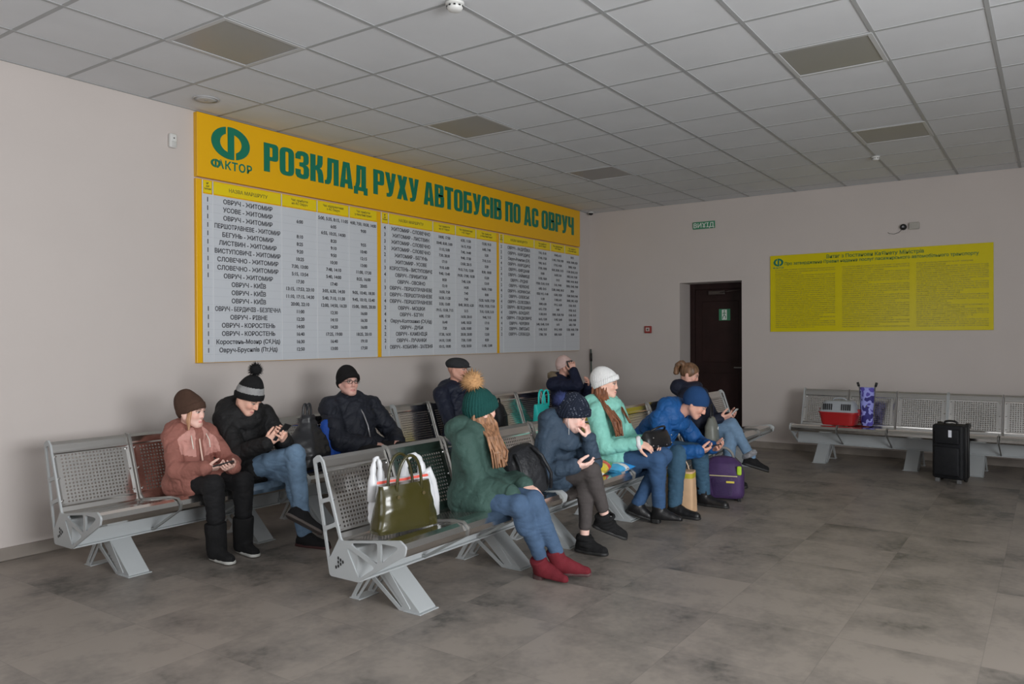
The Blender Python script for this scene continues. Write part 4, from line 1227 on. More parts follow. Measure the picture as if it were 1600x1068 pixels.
M_suede = fabric('black_suede', (20, 20, 21), .9, .8, 200, .2)
M_lightsole = mat('sole_light', (.55, .55, .52, 1), .6)

# ---- girl in pink jacket and brown hat
p = Person('girl in brown knitted hat and pink jacket with tall black boots', dict(
    pelvis=(.425, 1.60, .475), head=(.405, 1.565, .965), shR=(.315, 1.645, .785), shL=(.56, 1.625, .785),
    elR=(.245, 1.50, .585), wrR=(.335, 1.305, .600), elL=(.635, 1.43, .60), wrL=(.515, 1.265, .590),
    knR=(.335, 1.215, .500), knL=(.555, 1.205, .490), anR=(.365, 1.225, .085), anL=(.575, 1.235, .085), toR=(.35, 1.05, .03), toL=(.545, 1.06, .03)),
    (.34, -.93, -.10), (203, 165, 152), k=.90, head_k=.93)
p.hands = [dict(w=p.J['wrR'], d=(.80, -.45, .0), n=(.15, .45, .75), side=-1, curl=(.45, .5, .4), k=.86), dict(w=p.J['wrL'], d=(-.75, -.45, .05), n=(.0, .5, .8), side=1, curl=(.5, .6, .5), k=.86)]
M_p1a = fabric('jacket_rose', (126, 76, 66), .75, .5, 60, .08); M_p1b = fabric('jacket_rose_light', (166, 116, 106), .75, .5, 60, .05)
p.body()
def p1mat(C, p=p):
    q = (C - p.mid); x = q @ p.sd; f = q @ p.front; h = q @ p.trunk
    return ((np.abs(x) < .138 - 2.2 * np.maximum(0, h + .02) ** 1.2) & (np.abs(x) > .028) & (h < .06) & (h > -.155 + .25 * np.abs(x)) & (f > -.02)).astype(int)
p.jacket([M_p1a, M_p1b], rt=.150, ru=.072, re=.064, rw=.056, hem=.42, hem_r=.175, collar=.082, collar_r=.028, hood=(.055, .075, .0), matidx=p1mat, cuff=.012, fold=.006)
p.trousers(M_blk, r0=.088, r1=.074, r2=.066, r3=.066, cut=.52)
for a in 'RL':
    p.shoe(a, M_suede, M_lightsole, shaft=.200, shaft_r=.076, L=.262, name='boot', toe_r=.040, fold=.003)
p.beanie(fabric('brown_knit', (62, 42, 32), .9, .6, 140, .1), top=.132, cuff=.045, cuff_t=.004, slouch=(0, -.045), front=.034, back=-.075, thick=.014)
W = p.head.W
p.strands(hair_mat('hair_fair', (150, 112, 84)), [[W(q * .066, .035, .0), W(q * .070, .03, -.06), W(q * .075, .05, -.125)] for q in (-1, 1)], r=.010, n=3, jitter=.006)
z_ = MB(); z_.tube([p.mid + p.front * .118 + p.trunk * .02, p.mid + p.front * .142 - p.trunk * .10, p.J['pelvis'] + p.front * .168 + p.trunk * .10], .006, 6)
zo = z_.build('zip', fabric('zip_pale', (190, 160, 145), .5, .1), None, True); place_world(zo, p.root)
dc = MB()
for q in (-1, 1):
    dc.tube([p.mid + p.sd * q * .05 + p.front * .105 + p.trunk * .03, p.mid + p.sd * q * .062 + p.front * .145 - p.trunk * .04, p.mid + p.sd * q * .06 + p.front * .155 - p.trunk * .09], .0035, 5)
place_world(dc.build('drawstring', fabric('cord_pale', (205, 180, 168), .5, .1), None, True), p.root)

# ---- young man in black with pompom hat
p = Person('young man in black jacket and black and grey pompom hat, bent over his phone', dict(
    pelvis=(.895, 1.585, .475), head=(.800, 1.470, 1.035), shR=(.710, 1.625, .875), shL=(1.015, 1.575, .875),
    elR=(.680, 1.44, .645), wrR=(.755, 1.215, .725), elL=(1.045, 1.39, .690), wrL=(.880, 1.185, .735),
    knR=(.940, 1.135, .630), knL=(.945, 1.165, .500), anR=(.885, 1.010, .265), anL=(.935, 1.035, .085), toR=(.95, .84, .16), toL=(.965, .86, .03)),
    (.20, -.82, -.55), (200, 158, 140), head_k=.98, female=False)
p.hands = [dict(w=p.J['wrR'], d=(.45, -.55, .55), n=(.45, .55, .30), side=-1, curl=(.5, .6, .5), thumb=(.7, .3, .5)), dict(w=p.J['wrL'], d=(-.45, -.55, .5), n=(-.35, .6, .3), side=1, curl=(.5, .6, .5), thumb=(.7, .3, .5))]
p.body()
p.jacket(fabric('black_jacket', (20, 20, 21), .7, .5, 55, .15), rt=.158, ru=.076, re=.068, rw=.052, hem=.22, hem_r=.18, collar=.088, collar_r=.036, hood=(.075, .080, .015), fold=.007, cuff=.010)
p.trousers(M_jeans_l, r0=.090, r1=.072, r2=.062, r3=.054, fold=.006)
M_redsole = mat('sole_black_red', (.05, .015, .015, 1), .6)
p.shoe('L', M_blk, M_redsole, shaft=.035, L=.275, name='shoe')
p.shoe('R', M_blk, mat('sole_taupe', (.13, .11, .10, 1), .6), fdir=(.42, -.72, -.42), udir=(.45, .2, .8), shaft=.03, L=.275, name='shoe')
M_ph = [fabric('knit_black', (18, 18, 19), .9, .6, 140, .1), fabric('knit_grey', (120, 120, 120), .9, .8, 160, .2)]
def p2band(C, h=p.head):
    q = h.L(C); z = q[:, 2] - q[:, 1] * .35
    return ((z > .045) & (z < .095)).astype(int)
p.beanie(M_ph, top=.150, cuff=.040, front=.030, back=-.045, matidx=p2band, pom=((-.005, -.062, .205), .056), pom_m=M_ph[0], slouch=(0, -.005))
lac = MB()
for k in range(3):
    c = NP([.95 + .006 * k, .965 - .03 * k, .125 - .013 * k])
    lac.tube([c + NP([-.022, .004, -.004]), c + NP([0, 0, .006]), c + NP([.022, -.004, -.004])], .003, 5)
place_world(lac.build('laces', mat('red_lace', (.35, .03, .03, 1), .6), None, True), p.root)

# ---- man with glasses
p = Person('older man in black knitted hat, glasses and navy jacket, sitting by the black plastic bag', dict(
    pelvis=(2.00, 1.60, .48), head=(1.945, 1.655, 1.085), shR=(1.80, 1.725, .865), shL=(2.215, 1.655, .855),
    elR=(1.745, 1.555, .610), wrR=(1.945, 1.385, .570), elL=(2.325, 1.495, .605), wrL=(2.21, 1.335, .575),
    knR=(1.86, 1.165, .500), knL=(2.20, 1.155, .500), anR=(1.86, 1.16, .085), anL=(2.22, 1.15, .085), toR=(1.84, .97, .03), toL=(2.25, .97, .03)),
    (-.30, -.95, .05), (192, 150, 138), head_k=1.0, female=False, brow=(.25, .22, .2))
p.hands = [dict(w=p.J['wrR'], d=(.75, -.6, -.15), n=(.2, .2, -.9), side=1, curl=(.3, .4, .3)), dict(w=p.J['wrL'], d=(-.6, -.7, -.2), n=(-.2, .2, -.9), side=-1, curl=(.3, .4, .3))]
p.body()
M_nav3 = fabric('navy_jacket_dull', (26, 29, 38), .6, .5, 45, .15)
p.jacket(M_nav3, rt=.190, ru=.092, re=.080, rw=.064, hem=.20, hem_r=.20, collar=.080, collar_r=.030, fold=.010, belly=.10, shr=.075, cuff=.012)
p.trousers(M_blk, r0=.10, r1=.08, r2=.068, r3=.06)
for a in 'RL': p.shoe(a, M_blkleather, M_shoe_sole_dark, L=.28)
p.beanie(fabric('knit_black2', (17, 16, 17), .9, .6, 120, .1), top=.122, cuff=.036, front=.040, back=-.07, slouch=(0, -.015), thick=.016)
g = MB(); W = p.head.W
for q in (-1, 1):
    rim = [W(q * .032 + .024 * math.cos(t), .104, .000 + .016 * math.sin(t)) for t in np.linspace(0, 2 * PI, 17)]
    g.tube(rim, .0022, 5, caps=False)
    g.tube([W(q * .056, .102, .004), W(q * .074, .05, .004), W(q * .079, -.01, .0)], .002, 5)
g.tube([W(-.008, .105, .002), W(0, .108, .005), W(.008, .105, .002)], .002, 5)
go = g.build('glasses', mat('glasses_frame', (.03, .022, .02, 1), .3), None, True); place_world(go, p.root)
S = Shape(); S.torus(p.neck + p.trunk * .018, p.trunk + p.front * .5, .056, .016, .01)
S.cap(p.neck + p.front * .06 + p.trunk * .01, p.neck + p.front * .10 - p.trunk * .06, .030, .018, .02)
sdf_obj('scarf', S, .005, fabric('scarf_grey', (150, 155, 165), .8, .5, 90, .15), p.root)
z_ = MB(); z_.tube([p.neck + p.front * .090 - p.trunk * .01, p.neck + p.front * .150 - p.trunk * .14 + p.sd * .02, p.J['pelvis'] + p.front * .205 + p.trunk * .20, p.J['pelvis'] + p.front * .212 + p.trunk * .10], .006, 6)
place_world(z_.build('zip', mat('zip_metal', (.5, .5, .52, 1), .35, .6), None, True), p.root)

# ---- man with flat cap
p = Person('man in dark flat cap and navy jacket behind the woman in green coat', dict(
    pelvis=(3.45, 1.60, .48), head=(3.425, 1.645, 1.135), shR=(3.255, 1.715, .890), shL=(3.65, 1.655, .885),
    elR=(3.215, 1.565, .610), wrR=(3.38, 1.355, .565), elL=(3.755, 1.49, .610), wrL=(3.61, 1.33, .565),
    knR=(3.32, 1.165, .500), knL=(3.62, 1.155, .500), anR=(3.32, 1.16, .085), anL=(3.63, 1.15, .085), toR=(3.30, .97, .03), toL=(3.66, .97, .03)),
    (.28, -.96, .0), (188, 140, 122), head_k=1.0, female=False)
p.hands = [dict(w=p.J['wrR'], d=(.6, -.7, -.2), n=(.2, .2, -.9), side=1, curl=(.3, .4, .3)), dict(w=p.J['wrL'], d=(-.6, -.7, -.2), n=(-.2, .2, -.9), side=-1, curl=(.3, .4, .3))]
p.body()
p.jacket(fabric('navy_jacket', (20, 25, 41), .55, .5, 50, .12), rt=.170, ru=.080, re=.070, rw=.056, hem=.2, hem_r=.18, collar=.080, collar_r=.036, hood=(.062, .075, .0), fold=.007)
p.trousers(M_blk, r0=.095, r1=.076, r2=.066, r3=.058)
for a in 'RL': p.shoe(a, M_blkleather, M_shoe_sole_dark, L=.28)
h = p.head; S = Shape()
S.ell(h.W(0, -.010, .066), NP([.094, .116, .056]), h.R, .01)
S.ell(h.W(0, .045, .052), NP([.084, .078, .036]), h.R, .03)
S.ell(h.W(0, -.008, .040), NP([.086, .106, .034]), h.R, .02)
S.ell(h.W(0, .104, .028), NP([.064, .040, .009]), h.R, .012)
sdf_obj('flat_cap', S, .0045, fabric('cap_grey', (40, 42, 44), .9, .8, 160, .25), p.root, disp=lambda P: .002 * wave(P, 60, 1), damp=.002)
pt = MB().box((-.014, -.002, -.007), (.014, .002, .007), .001)
po = pt.build('sleeve_badge', mat('badge_white', (.6, .6, .62, 1), .5)); po.location = Vector(p.J['shR'] + NP([-.045, -.075, -.045])); po.rotation_euler = (0, 0, -.9)
place_world(po, p.root)

# ---- person on the phone, fur hood
p = Person('person in navy coat with fur trimmed hood holding a phone to the ear', dict(
    pelvis=(5.46, 1.60, .48), head=(5.465, 1.60, 1.105), shR=(5.29, 1.665, .885), shL=(5.66, 1.64, .875),
    elR=(5.36, 1.37, .885), wrR=(5.405, 1.445, 1.045), elL=(5.74, 1.47, .70), wrL=(5.60, 1.36, .865),
    knR=(5.34, 1.165, .500), knL=(5.60, 1.155, .500), anR=(5.34, 1.16, .085), anL=(5.60, 1.15, .085), toR=(5.33, .97, .03), toL=(5.62, .97, .03)),
    (.45, -.88, .05), (196, 150, 134), k=.97, head_k=.96)
p.hands = [dict(w=p.J['wrR'], d=(-.05, .20, .95), n=(.70, .55, .0), side=-1, curl=(.35, .5, .4)), dict(w=p.J['wrL'], d=(-.45, -.35, .55), n=(-.6, .6, .1), side=1, curl=(.5, .6, .5))]
p.body()
p.jacket(fabric('coat_navy', (19, 24, 46), .7, .5, 60, .12), rt=.165, ru=.078, re=.072, rw=.060, hem=.35, hem_r=.18, collar=.080, collar_r=.030, fold=.006)
p.trousers(M_blk)
for a in 'RL': p.shoe(a, M_suede, M_shoe_sole_dark, shaft=.16, shaft_r=.058, name='boot')
p.beanie(fabric('knit_pale_pink', (178, 150, 144), .9, .7, 120, .12), top=.112, cuff=.03, front=.036, back=-.05)
S = Shape(); c = p.neck
S.chain([c + p.sd * .10 + p.front * .05 - p.trunk * .03, c + p.sd * .115 - p.front * .04 + p.trunk * .02, c - p.front * .115 + p.trunk * .06 + p.sd * .05, c - p.front * .115 + p.trunk * .06 - p.sd * .05, c - p.sd * .115 - p.front * .04 + p.trunk * .03, c - p.sd * .10 + p.front * .05 - p.trunk * .03], [.034, .044, .05, .05, .046, .034], .02)
sdf_obj('fur_trim', S, .005, fabric('fur_khaki', (112, 98, 78), .95, 1.0, 220, .3), p.root, disp=lambda P: .008 * wave(P, 130, 2) + .005 * wave(P, 320, 1), damp=.012)
S = Shape(); S.torus(p.J['wrL'] - NP([-.012, .0, .03]), p.J['wrL'] - p.J['elL'], .034, .009, .01)
sdf_obj('wristwatch', S, .004, M_black, p.root)

# ---- woman in green coat
p = Person('woman in green hooded coat with dark green hat and fur pompom, long hair, red boots', dict(
    pelvis=(1.135, -.345, .475), head=(1.190, -.330, 1.000), shR=(1.000, -.345, .815), shL=(1.280, -.245, .815),
    elR=(1.030, -.435, .545), wrR=(1.030, -.670, .535), elL=(1.385, -.435, .555), wrL=(1.180, -.665, .560), hipdir=(1, .05, 0),
    knR=(1.000, -.745, .480), knL=(1.105, -.775, .490), anR=(1.215, -.775, .100), anL=(1.265, -.860, .125), toR=(1.13, -.96, .03), toL=(1.33, -1.07, .09)),
    (.90, -.42, .02), (205, 165, 150), k=.97, head_k=.95)
p.hands = [dict(w=p.J['wrR'], d=(.15, -.80, -.42), n=(.05, -.40, -.85), side=1, curl=(.15, .3, .2)), dict(w=p.J['wrL'], d=(-.3, -.8, -.2), n=(0, -.2, -.9), side=-1, curl=(.3, .4, .3))]
p.body()
p.jacket(fabric('coat_green', (47, 73, 66), .75, .5, 45, .08, 1.45), rt=.158, ru=.076, re=.068, rw=.056, hem=.36, hem_r=.19, collar=.090, collar_r=.032, hood=(.082, .085, .015), fold=.006, cuff=.008)
p.trousers(M_jeans_m, r0=.088, r1=.066, r2=.058, r3=.044, fold=.004, cut=.86)
M_redboot = fabric('red_suede', (106, 24, 34), .85, .5, 180, .12, 1.25); M_redsole2 = mat('sole_burgundy', (.085, .045, .045, 1), .6)
p.shoe('R', M_redboot, M_redsole2, fdir=(-.10, -1, -.06), shaft=.085, shaft_r=.054, L=.258, toe_r=.028, heel=.02, name='boot')
p.shoe('L', M_redboot, M_redsole2, fdir=(.28, -.95, -.05), shaft=.085, shaft_r=.054, L=.262, toe_r=.028, name='boot', udir=(-.35, 0, .95))
M_teal = fabric('knit_teal', (12, 66, 62), .9, .6, 120, .08, 1.2)
p.beanie(M_teal, top=.128, cuff=.070, front=.020, back=-.055, thick=.020, cuff_t=.006, rib=.0055, ribs=17, slouch=(0, -.01), pom=((-.01, -.055, .195), .084), pom_m=fabric('fur_tan', (172, 128, 82), .9, .6, 220, .3, 1.5), pom_shag=.016)
W = p.head.W
M_hair6 = hair_mat('hair_auburn', (122, 88, 64))
paths = []
for q in range(8):
    dx = -.028 + .015 * q; w_ = .006 * math.sin(q * 2.1)
    paths.append([W(.050 + .004 * (q % 3), -.035 + dx * .8, -.025), W(.078 + w_, -.030 + dx, -.085), NP([1.115 + dx * .9, -.462 + w_, .850]), NP([1.112 + dx + w_, -.505 - w_, .755]), NP([1.125 + dx * .9 - w_, -.515 + w_, .665 + .025 * (q % 3)])])
for q in range(5):
    paths.append([W(.055 - .025 * q, -.088 + .004 * abs(q - 2), -.025), W(.058 - .022 * q, -.085, -.09), NP([1.115 + .012 * q, -.43 + .05 * q, .85])])
p.strands(M_hair6, paths, r=.0075, n=7, jitter=.010, seed=3, cell=.0036)

# ---- woman leaning forward, navy hat
p = Person('woman in dark blue coat and speckled navy pompom hat leaning chin on hand', dict(
    pelvis=(1.935, -.330, .475), head=(1.895, -.590, .930), shR=(1.765, -.455, .745), shL=(2.055, -.480, .745),
    elR=(1.690, -.470, .545), wrR=(1.745, -.680, .600), elL=(1.975, -.700, .590), wrL=(1.930, -.695, .765), hipdir=(1, 0, 0),
    knR=(1.845, -.760, .560), knL=(1.885, -.700, .480), anR=(1.965, -.800, .225), anL=(1.865, -.690, .090), toR=(2.03, -1.0, .15), toL=(1.86, -.88, .03)),
    (.22, -.86, -.42), (208, 172, 160), k=.96, head_k=.95)
p.hands = [dict(w=p.J['wrR'], d=(.55, -.75, .0), n=(.5, .1, .75), side=-1, curl=(.4, .5, .4)), dict(w=p.J['wrL'], d=(-.16, .10, .92), n=(-.25, .9, .0), side=-1, curl=(.8, .7, .5))]
p.body()
p.jacket(fabric('coat_blue_grey', (45, 61, 78), .7, .5, 45, .10, 1.5), rt=.160, ru=.078, re=.068, rw=.054, hem=.40, hem_r=.185, collar=.096, collar_r=.042, hood=(.095, .070, .035), fold=.007, rings=(.085, .005))
p.trousers(fabric('trousers_taupe', (62, 57, 56), .85, .5, 140, .1), r0=.084, r1=.062, r2=.056, r3=.045, cut=.76, fold=.003)
def straps(S, W, sh, k=1):
    for z in (.055, .095):
        S.torus(W(0, .004 + (.02 if z < .06 else 0), z), NP(sh) , .050, .012, .006)
p.shoe('L', M_suede, M_shoe_sole_dark, shaft=.050, shaft_r=.054, L=.245, name='boot', fold=.002, extra=straps)
p.shoe('R', M_suede, M_shoe_sole_dark, fdir=(.32, -.88, -.32), udir=(-.1, .3, .95), shaft=.050, shaft_r=.054, L=.245, name='boot', fold=.002, extra=straps)
def speckle(C, h=p.head):
    return (wave(C, 330, 1, 4) > .62).astype(int)
p.beanie([fabric('knit_midnight', (20, 26, 40), .9, .7, 120, .1), fabric('knit_speckle', (92, 98, 112), .9, .5, 120, .1)], top=.122, cuff=.046, front=.030, back=-.070, thick=.024, rib=.0055, ribs=16, matidx=speckle, pom=((.034, -.122, .062), .064), pom_m=fabric('fur_navy', (40, 50, 92), .9, .5, 200, .25), slouch=(0, -.02))
W = p.head.W
p.strands(hair_mat('hair_brown', (92, 68, 54)), [[W(q * .06, -.03, -.04), W(q * .062, -.02, -.09)] for q in (-1, 1)], r=.010, n=2, jitter=.004)
cb = MB(); cb.tube([W(.080, -.01, -.02), W(.085, .03, -.08), W(.07, .05, -.135), W(.05, .03, -.20), W(.06, .02, -.26)], .0018, 5)
place_world(cb.build('earphone_cable', M_white, None, True), p.root)

# ---- woman in mint jacket
p = Person('woman in mint jacket and white knitted hat with long brown hair', dict(
    pelvis=(2.93, -.325, .475), head=(2.890, -.315, 1.080), shR=(2.750, -.305, .845), shL=(3.070, -.320, .845),
    elR=(2.705, -.400, .590), wrR=(2.785, -.640, .630), elL=(3.125, -.430, .590), wrL=(3.010, -.650, .630), hipdir=(1, 0, 0),
    knR=(2.860, -.780, .505), knL=(3.000, -.770, .520), anR=(2.905, -.770, .115), anL=(2.890, -.590, .135), toR=(2.93, -1.0, .03), toL=(2.93, -.8, .03)),
    (.26, -.95, -.04), (206, 164, 146), k=.97, head_k=.95)
p.hands = [dict(w=p.J['wrR'], d=(.40, -.85, -.20), n=(.5, .0, -.75), side=1, curl=(.4, .5, .4)), dict(w=p.J['wrL'], d=(-.35, -.85, -.2), n=(-.5, .0, -.75), side=-1, curl=(.4, .5, .4))]
p.body()
p.jacket(fabric('jacket_mint', (116, 188, 172), .6, .5, 45, .05, 1.45), rt=.150, ru=.074, re=.066, rw=.050, hem=.26, hem_r=.18, collar=.084, collar_r=.034, hood=(.070, .078, .0), fold=.006, rings=(.095, .004))
p.trousers(M_jeans_d, r0=.088, r1=.068, r2=.060, r3=.052, fold=.004)
p.shoe('R', M_blkleather, M_shoe_sole_dark, shaft=.070, shaft_r=.050, L=.262, toe_r=.026, heel=.025, name='boot')
p.shoe('L', M_blkleather, M_shoe_sole_dark, fdir=(.16, -.9, -.25), shaft=.070, shaft_r=.050, L=.262, toe_r=.026, name='boot')
p.beanie(fabric('knit_white', (196, 190, 184), .9, .7, 120, .06), top=.118, cuff=.035, front=.040, back=-.055, thick=.018, rib=.005, ribs=19, slouch=(0, -.03))
W = p.head.W
paths = []
for q in range(7):
    dx = -.020 + .013 * q; w_ = .005 * math.sin(q * 2.3)
    paths.append([W(.056 + .004 * (q % 3), -.045 + dx * .9, -.02), W(.076 + w_, -.040 + dx, -.09), NP([2.762 + dx * .9, -.390 + w_, .89]), NP([2.768 + dx + w_, -.462 - w_, .785]), NP([2.785 + dx * .8, -.478 + w_, .675 + .02 * (q % 3)])])
paths.append([W(-.06, -.02, -.02), W(-.072, -.01, -.10), NP([3.02, -.39, .88]), NP([3.01, -.48, .76])])
for q in range(4): paths.append([W(.045 - .03 * q, -.09, -.015), W(.045 - .03 * q, -.092, -.09), NP([2.80 + .04 * q, -.26, .90])])
p.strands(hair_mat('hair_chestnut', (106, 66, 44)), paths, r=.0072, n=7, jitter=.009, seed=7, cell=.0036)
cf = Shape()
dd = nrm(p.J['wrR'] - p.J['elR']); cf.torus(p.J['wrR'] + dd * .018, dd, .040, .018, .01)
sdf_obj('fur_cuff', cf, .005, fabric('fur_white', (206, 204, 204), .95, .8, 200, .1), p.root, disp=lambda P: .004 * wave(P, 200, 2), damp=.004)

# ---- man in blue jacket
p = Person('man in bright blue jacket and blue beanie bent forward over his phone', dict(
    pelvis=(3.555, -.325, .475), head=(3.560, -.815, .895), shR=(3.400, -.555, .755), shL=(3.740, -.585, .745),
    elR=(3.335, -.640, .480), wrR=(3.395, -.895, .515), elL=(3.825, -.730, .520), wrL=(3.590, -.950, .525), hipdir=(1, 0, 0),
    knR=(3.330, -.750, .490), knL=(3.680, -.800, .470), anR=(3.215, -.770, .090), anL=(3.740, -.815, .090), toR=(3.19, -1.0, .03), toL=(3.72, -1.05, .03)),
    (.20, -.80, -.56), (196, 148, 130), head_k=1.0, female=False)
p.hands = [dict(w=p.J['wrR'], d=(.72, -.62, .05), n=(.30, .35, .75), side=-1, curl=(.4, .55, .45)), dict(w=p.J['wrL'], d=(-.45, -.80, .10), n=(-.40, .35, .75), side=1, curl=(.4, .55, .45))]
p.body()
M_bluej = fabric('jacket_blue', (20, 80, 146), .55, .5, 45, .06, 1.35)
p.jacket(M_bluej, rt=.170, ru=.084, re=.074, rw=.056, hem=.18, hem_r=.19, collar=.090, collar_r=.036, hood=(.085, .080, .0), fold=.008, cuff=.010)
p.trousers(M_jeans_t, r0=.090, r1=.072, r2=.064, r3=.058, fold=.005)
for a in 'RL': p.shoe(a, M_blkleather, M_shoe_sole_dark, shaft=.10, shaft_r=.056, L=.285, name='boot', fold=.002)
p.beanie(fabric('knit_blue', (24, 60, 108), .9, .5, 120, .08, 1.35), top=.112, cuff=.0, cuff_t=0, front=.034, back=-.070, thick=.014, slouch=(0, -.02))

# ---- woman with ponytail
p = Person('young woman with ponytail, dark hooded jacket and light jeans near the door', dict(
    pelvis=(4.86, -.330, .475), head=(4.870, -.235, 1.075), shR=(4.690, -.275, .845), shL=(5.020, -.300, .845),
    elR=(4.650, -.410, .610), wrR=(4.755, -.590, .650), elL=(5.070, -.420, .610), wrL=(4.930, -.610, .650), hipdir=(1, 0, 0),
    knR=(4.810, -.690, .590), knL=(4.800, -.680, .490), anR=(4.815, -.885, .275), anL=(4.700, -.700, .090), toR=(4.90, -1.05, .18), toL=(4.68, -.9, .03)),
    (.20, -.88, -.36), (196, 150, 134), k=.97, head_k=.95)
p.hands = [dict(w=p.J['wrR'], d=(.45, -.75, .15), n=(.5, .3, .6), side=-1, curl=(.4, .5, .4)), dict(w=p.J['wrL'], d=(-.4, -.75, .15), n=(-.5, .3, .6), side=1, curl=(.4, .5, .4))]
p.body()
p.jacket(M_navyf, rt=.155, ru=.074, re=.066, rw=.052, hem=.15, hem_r=.17, collar=.084, collar_r=.034, hood=(.085, .085, .015), fold=.006)
p.trousers(M_jeans_l, r0=.086, r1=.066, r2=.058, r3=.050, fold=.004)
def furry(S, W, sh): S.torus(W(0, -.004, .11), NP(sh), .050, .026, .01)
p.shoe('L', M_suede, M_shoe_sole_dark, shaft=.05, shaft_r=.050, name='boot')
bt = p.shoe('R', M_suede, M_shoe_sole_dark, fdir=(.42, -.82, -.28), udir=(0, .3, .95), shaft=.05, shaft_r=.050, name='boot')
S = Shape(); S.torus(p.J['anR'] + nrm(p.J['knR'] - p.J['anR']) * .035, p.J['knR'] - p.J['anR'], .048, .028, .01)
sdf_obj('fur_cuff', S, .005, fabric('fur_grey', (120, 120, 124), .95, 1, 200, .4), bt, disp=lambda P: .006 * wave(P, 170, 2) + .003 * wave(P, 400, 1), damp=.01)
W = p.head.W
paths = [[W(.0, -.105, .055), W(0, -.150, .075), W(.0, -.175, .02), W(0, -.165, -.05)]] * 1
p.strands(hair_mat('hair_dark_brown', (98, 72, 52)), [[W(.014 * i, -.085, .062), W(.020 * i, -.128, .078), W(.026 * i, -.150, .045), W(.022 * i, -.150, .0), W(.016 * i, -.140, -.045)] for i in (-1, 0, 1)], r=.027, n=5, jitter=.008, shell=(.010, .045, -.05), seed=2)
# ------------------------------------------------------------------ belongings
def loft(name, secs, m, parent=None, n=48, M=None, crumple=0.0, cf=30, cap=True, smooth=True):
    """secs: (height, half width, half depth, squareness, dx, dy); stacked rounded rectangles, optionally crumpled"""
    b = MB(); rings = []
    for z, hw, hd, e, *o in secs:
        dx, dy = o if o else (0, 0); ring = []
        for k in range(n):
            t = 2 * PI * k / n; c, s_ = math.cos(t), math.sin(t)
            x = hw * math.copysign(abs(c) ** (2 / e), c) + dx; y = hd * math.copysign(abs(s_) ** (2 / e), s_) + dy
            v = NP([x, y, z])
            if crumple:
                q = crumple * (float(wave(v * NP([1, 1, .6]), cf, 2)) + .6 * float(wave(v, cf * 2.4, 1)))
                v = v * (1 + 0) + NP([c, s_, 0]) * q
            v = Vector(v)
            ring.append(b.bm.verts.new(M @ v if M else v))
        rings.append(ring)
    for A, B in zip(rings, rings[1:]):
        for k in range(n): b.bm.faces.new((A[k], A[(k + 1) % n], B[(k + 1) % n], B[k]))
    if cap:
        b.bm.faces.new(rings[0][::-1]); b.bm.faces.new(rings[-1])
    me = b.mesh(name)
    o = link_mesh(name, me, m, parent, smooth)
    if smooth:
        try: me.set_sharp_from_angle(angle=math.radians(50))
        except Exception: pass
    return o
def dense(secs, n=14):
    """resample sections smoothly"""
    out = []
    secs = [tuple(s_) + ((0, 0) if len(s_) == 4 else ()) for s_ in secs]
    for a, b in zip(secs, secs[1:]):
        for i in range(n): out.append(tuple(a[k] + (b[k] - a[k]) * i / n for k in range(6)))
    return out + [secs[-1]]
def arch(x0, x1, y, z0, z1, n=14, lean=0.0, e=.75):
    return [((x0 + x1) / 2 - (x1 - x0) / 2 * math.cos(PI * i / n), y + lean * math.sin(PI * i / n), z0 + (z1 - z0) * abs(math.sin(PI * i / n)) ** e) for i in range(n + 1)]

# olive patent handbag and the white carrier bag behind it
M_olivebag = mat('olive_patent', (.045, .040, .008, 1), .22, bump=.5, bscale=16, spec=.6, coat=.15)
t = thing('handbag', 'glossy olive green handbag with two arched handles on the nearest bench seat', 'handbag', (.365, -.435, .436), -.16)
bd = loft('bag_body', dense([(.0, .200, .055, 7), (.02, .205, .062, 5), (.12, .188, .066, 3.2), (.20, .172, .050, 2.6), (.245, .168, .034, 2.4)], 6), M_olivebag, t, crumple=.008, cf=20, n=72)
for q in (-1, 1):
    MB().tube(arch(-.085, .085, q * .036, .17, .395, lean=q * .01), .0085, 8).build('handle', M_olivebag, t, True)
for q in (-1, 1):
    rg = MB()
    for s_ in (-1, 1): rg.lathe([(0, 0), (.010, 0), (.009, .005), (0, .006)], (s_ * .085, q * .058, .185), 10, Matrix.Rotation(PI / 2 * q, 3, 'X'))
    rg.build('rivets', mat('brass', (.45, .38, .2, 1), .3, 1.0), t)
M_white_pl = mat('white_polythene', (.68, .69, .71, 1), .35, bump=1.0, bscale=22, spec=.5)
t = thing('carrier_bag', 'crumpled white plastic bag with red stripe standing behind the olive handbag', 'plastic bag', (.455, -.335, .425), -.14)
loft('bag_body', dense([(.0, .20, .035, 4), (.05, .225, .052, 3), (.18, .235, .050, 2.6), (.265, .215, .030, 2.3)], 6), M_white_pl, t, crumple=.014, cf=26, n=72)
for pts, rr in ((arch(-.205, -.150, .0, .16, .390, n=16, e=.5), (.030, .009)), (arch(.02, .15, .01, .23, .375, n=16, e=.6), (.030, .012)), ([(.14, .0, .25), (.180, -.01, .275), (.205, -.02, .21), (.222, -.02, .12), (.235, -.01, .02)], (.022, .026))):
    h_ = MB(); n_ = len(pts)
    h_.tube(pts, .012, 10, radii=[rr[0] + (rr[1] - rr[0]) * math.sin(PI * i / (n_ - 1)) ** .7 + .003 * math.sin(i * 2.3) for i in range(n_)])
    h_.build('handle', M_white_pl, t, True)
rs = MB()
def stripe(u, v):
    t_ = PI + PI * u; c, q = math.cos(t_), math.sin(t_); e = 2.35; z = .250 + .014 * v
    X = (.2195 - .004 * v) * math.copysign(abs(c) ** (2 / e), c); Y = (.0365 - .003 * v) * math.copysign(abs(q) ** (2 / e), q)
    w_ = NP([X, Y, z]); k_ = .014 * (float(wave(w_ * NP([1, 1, .6]), 26, 2)) + .6 * float(wave(w_, 62.4, 1)))
    return (X + c * k_, Y + q * k_, z)
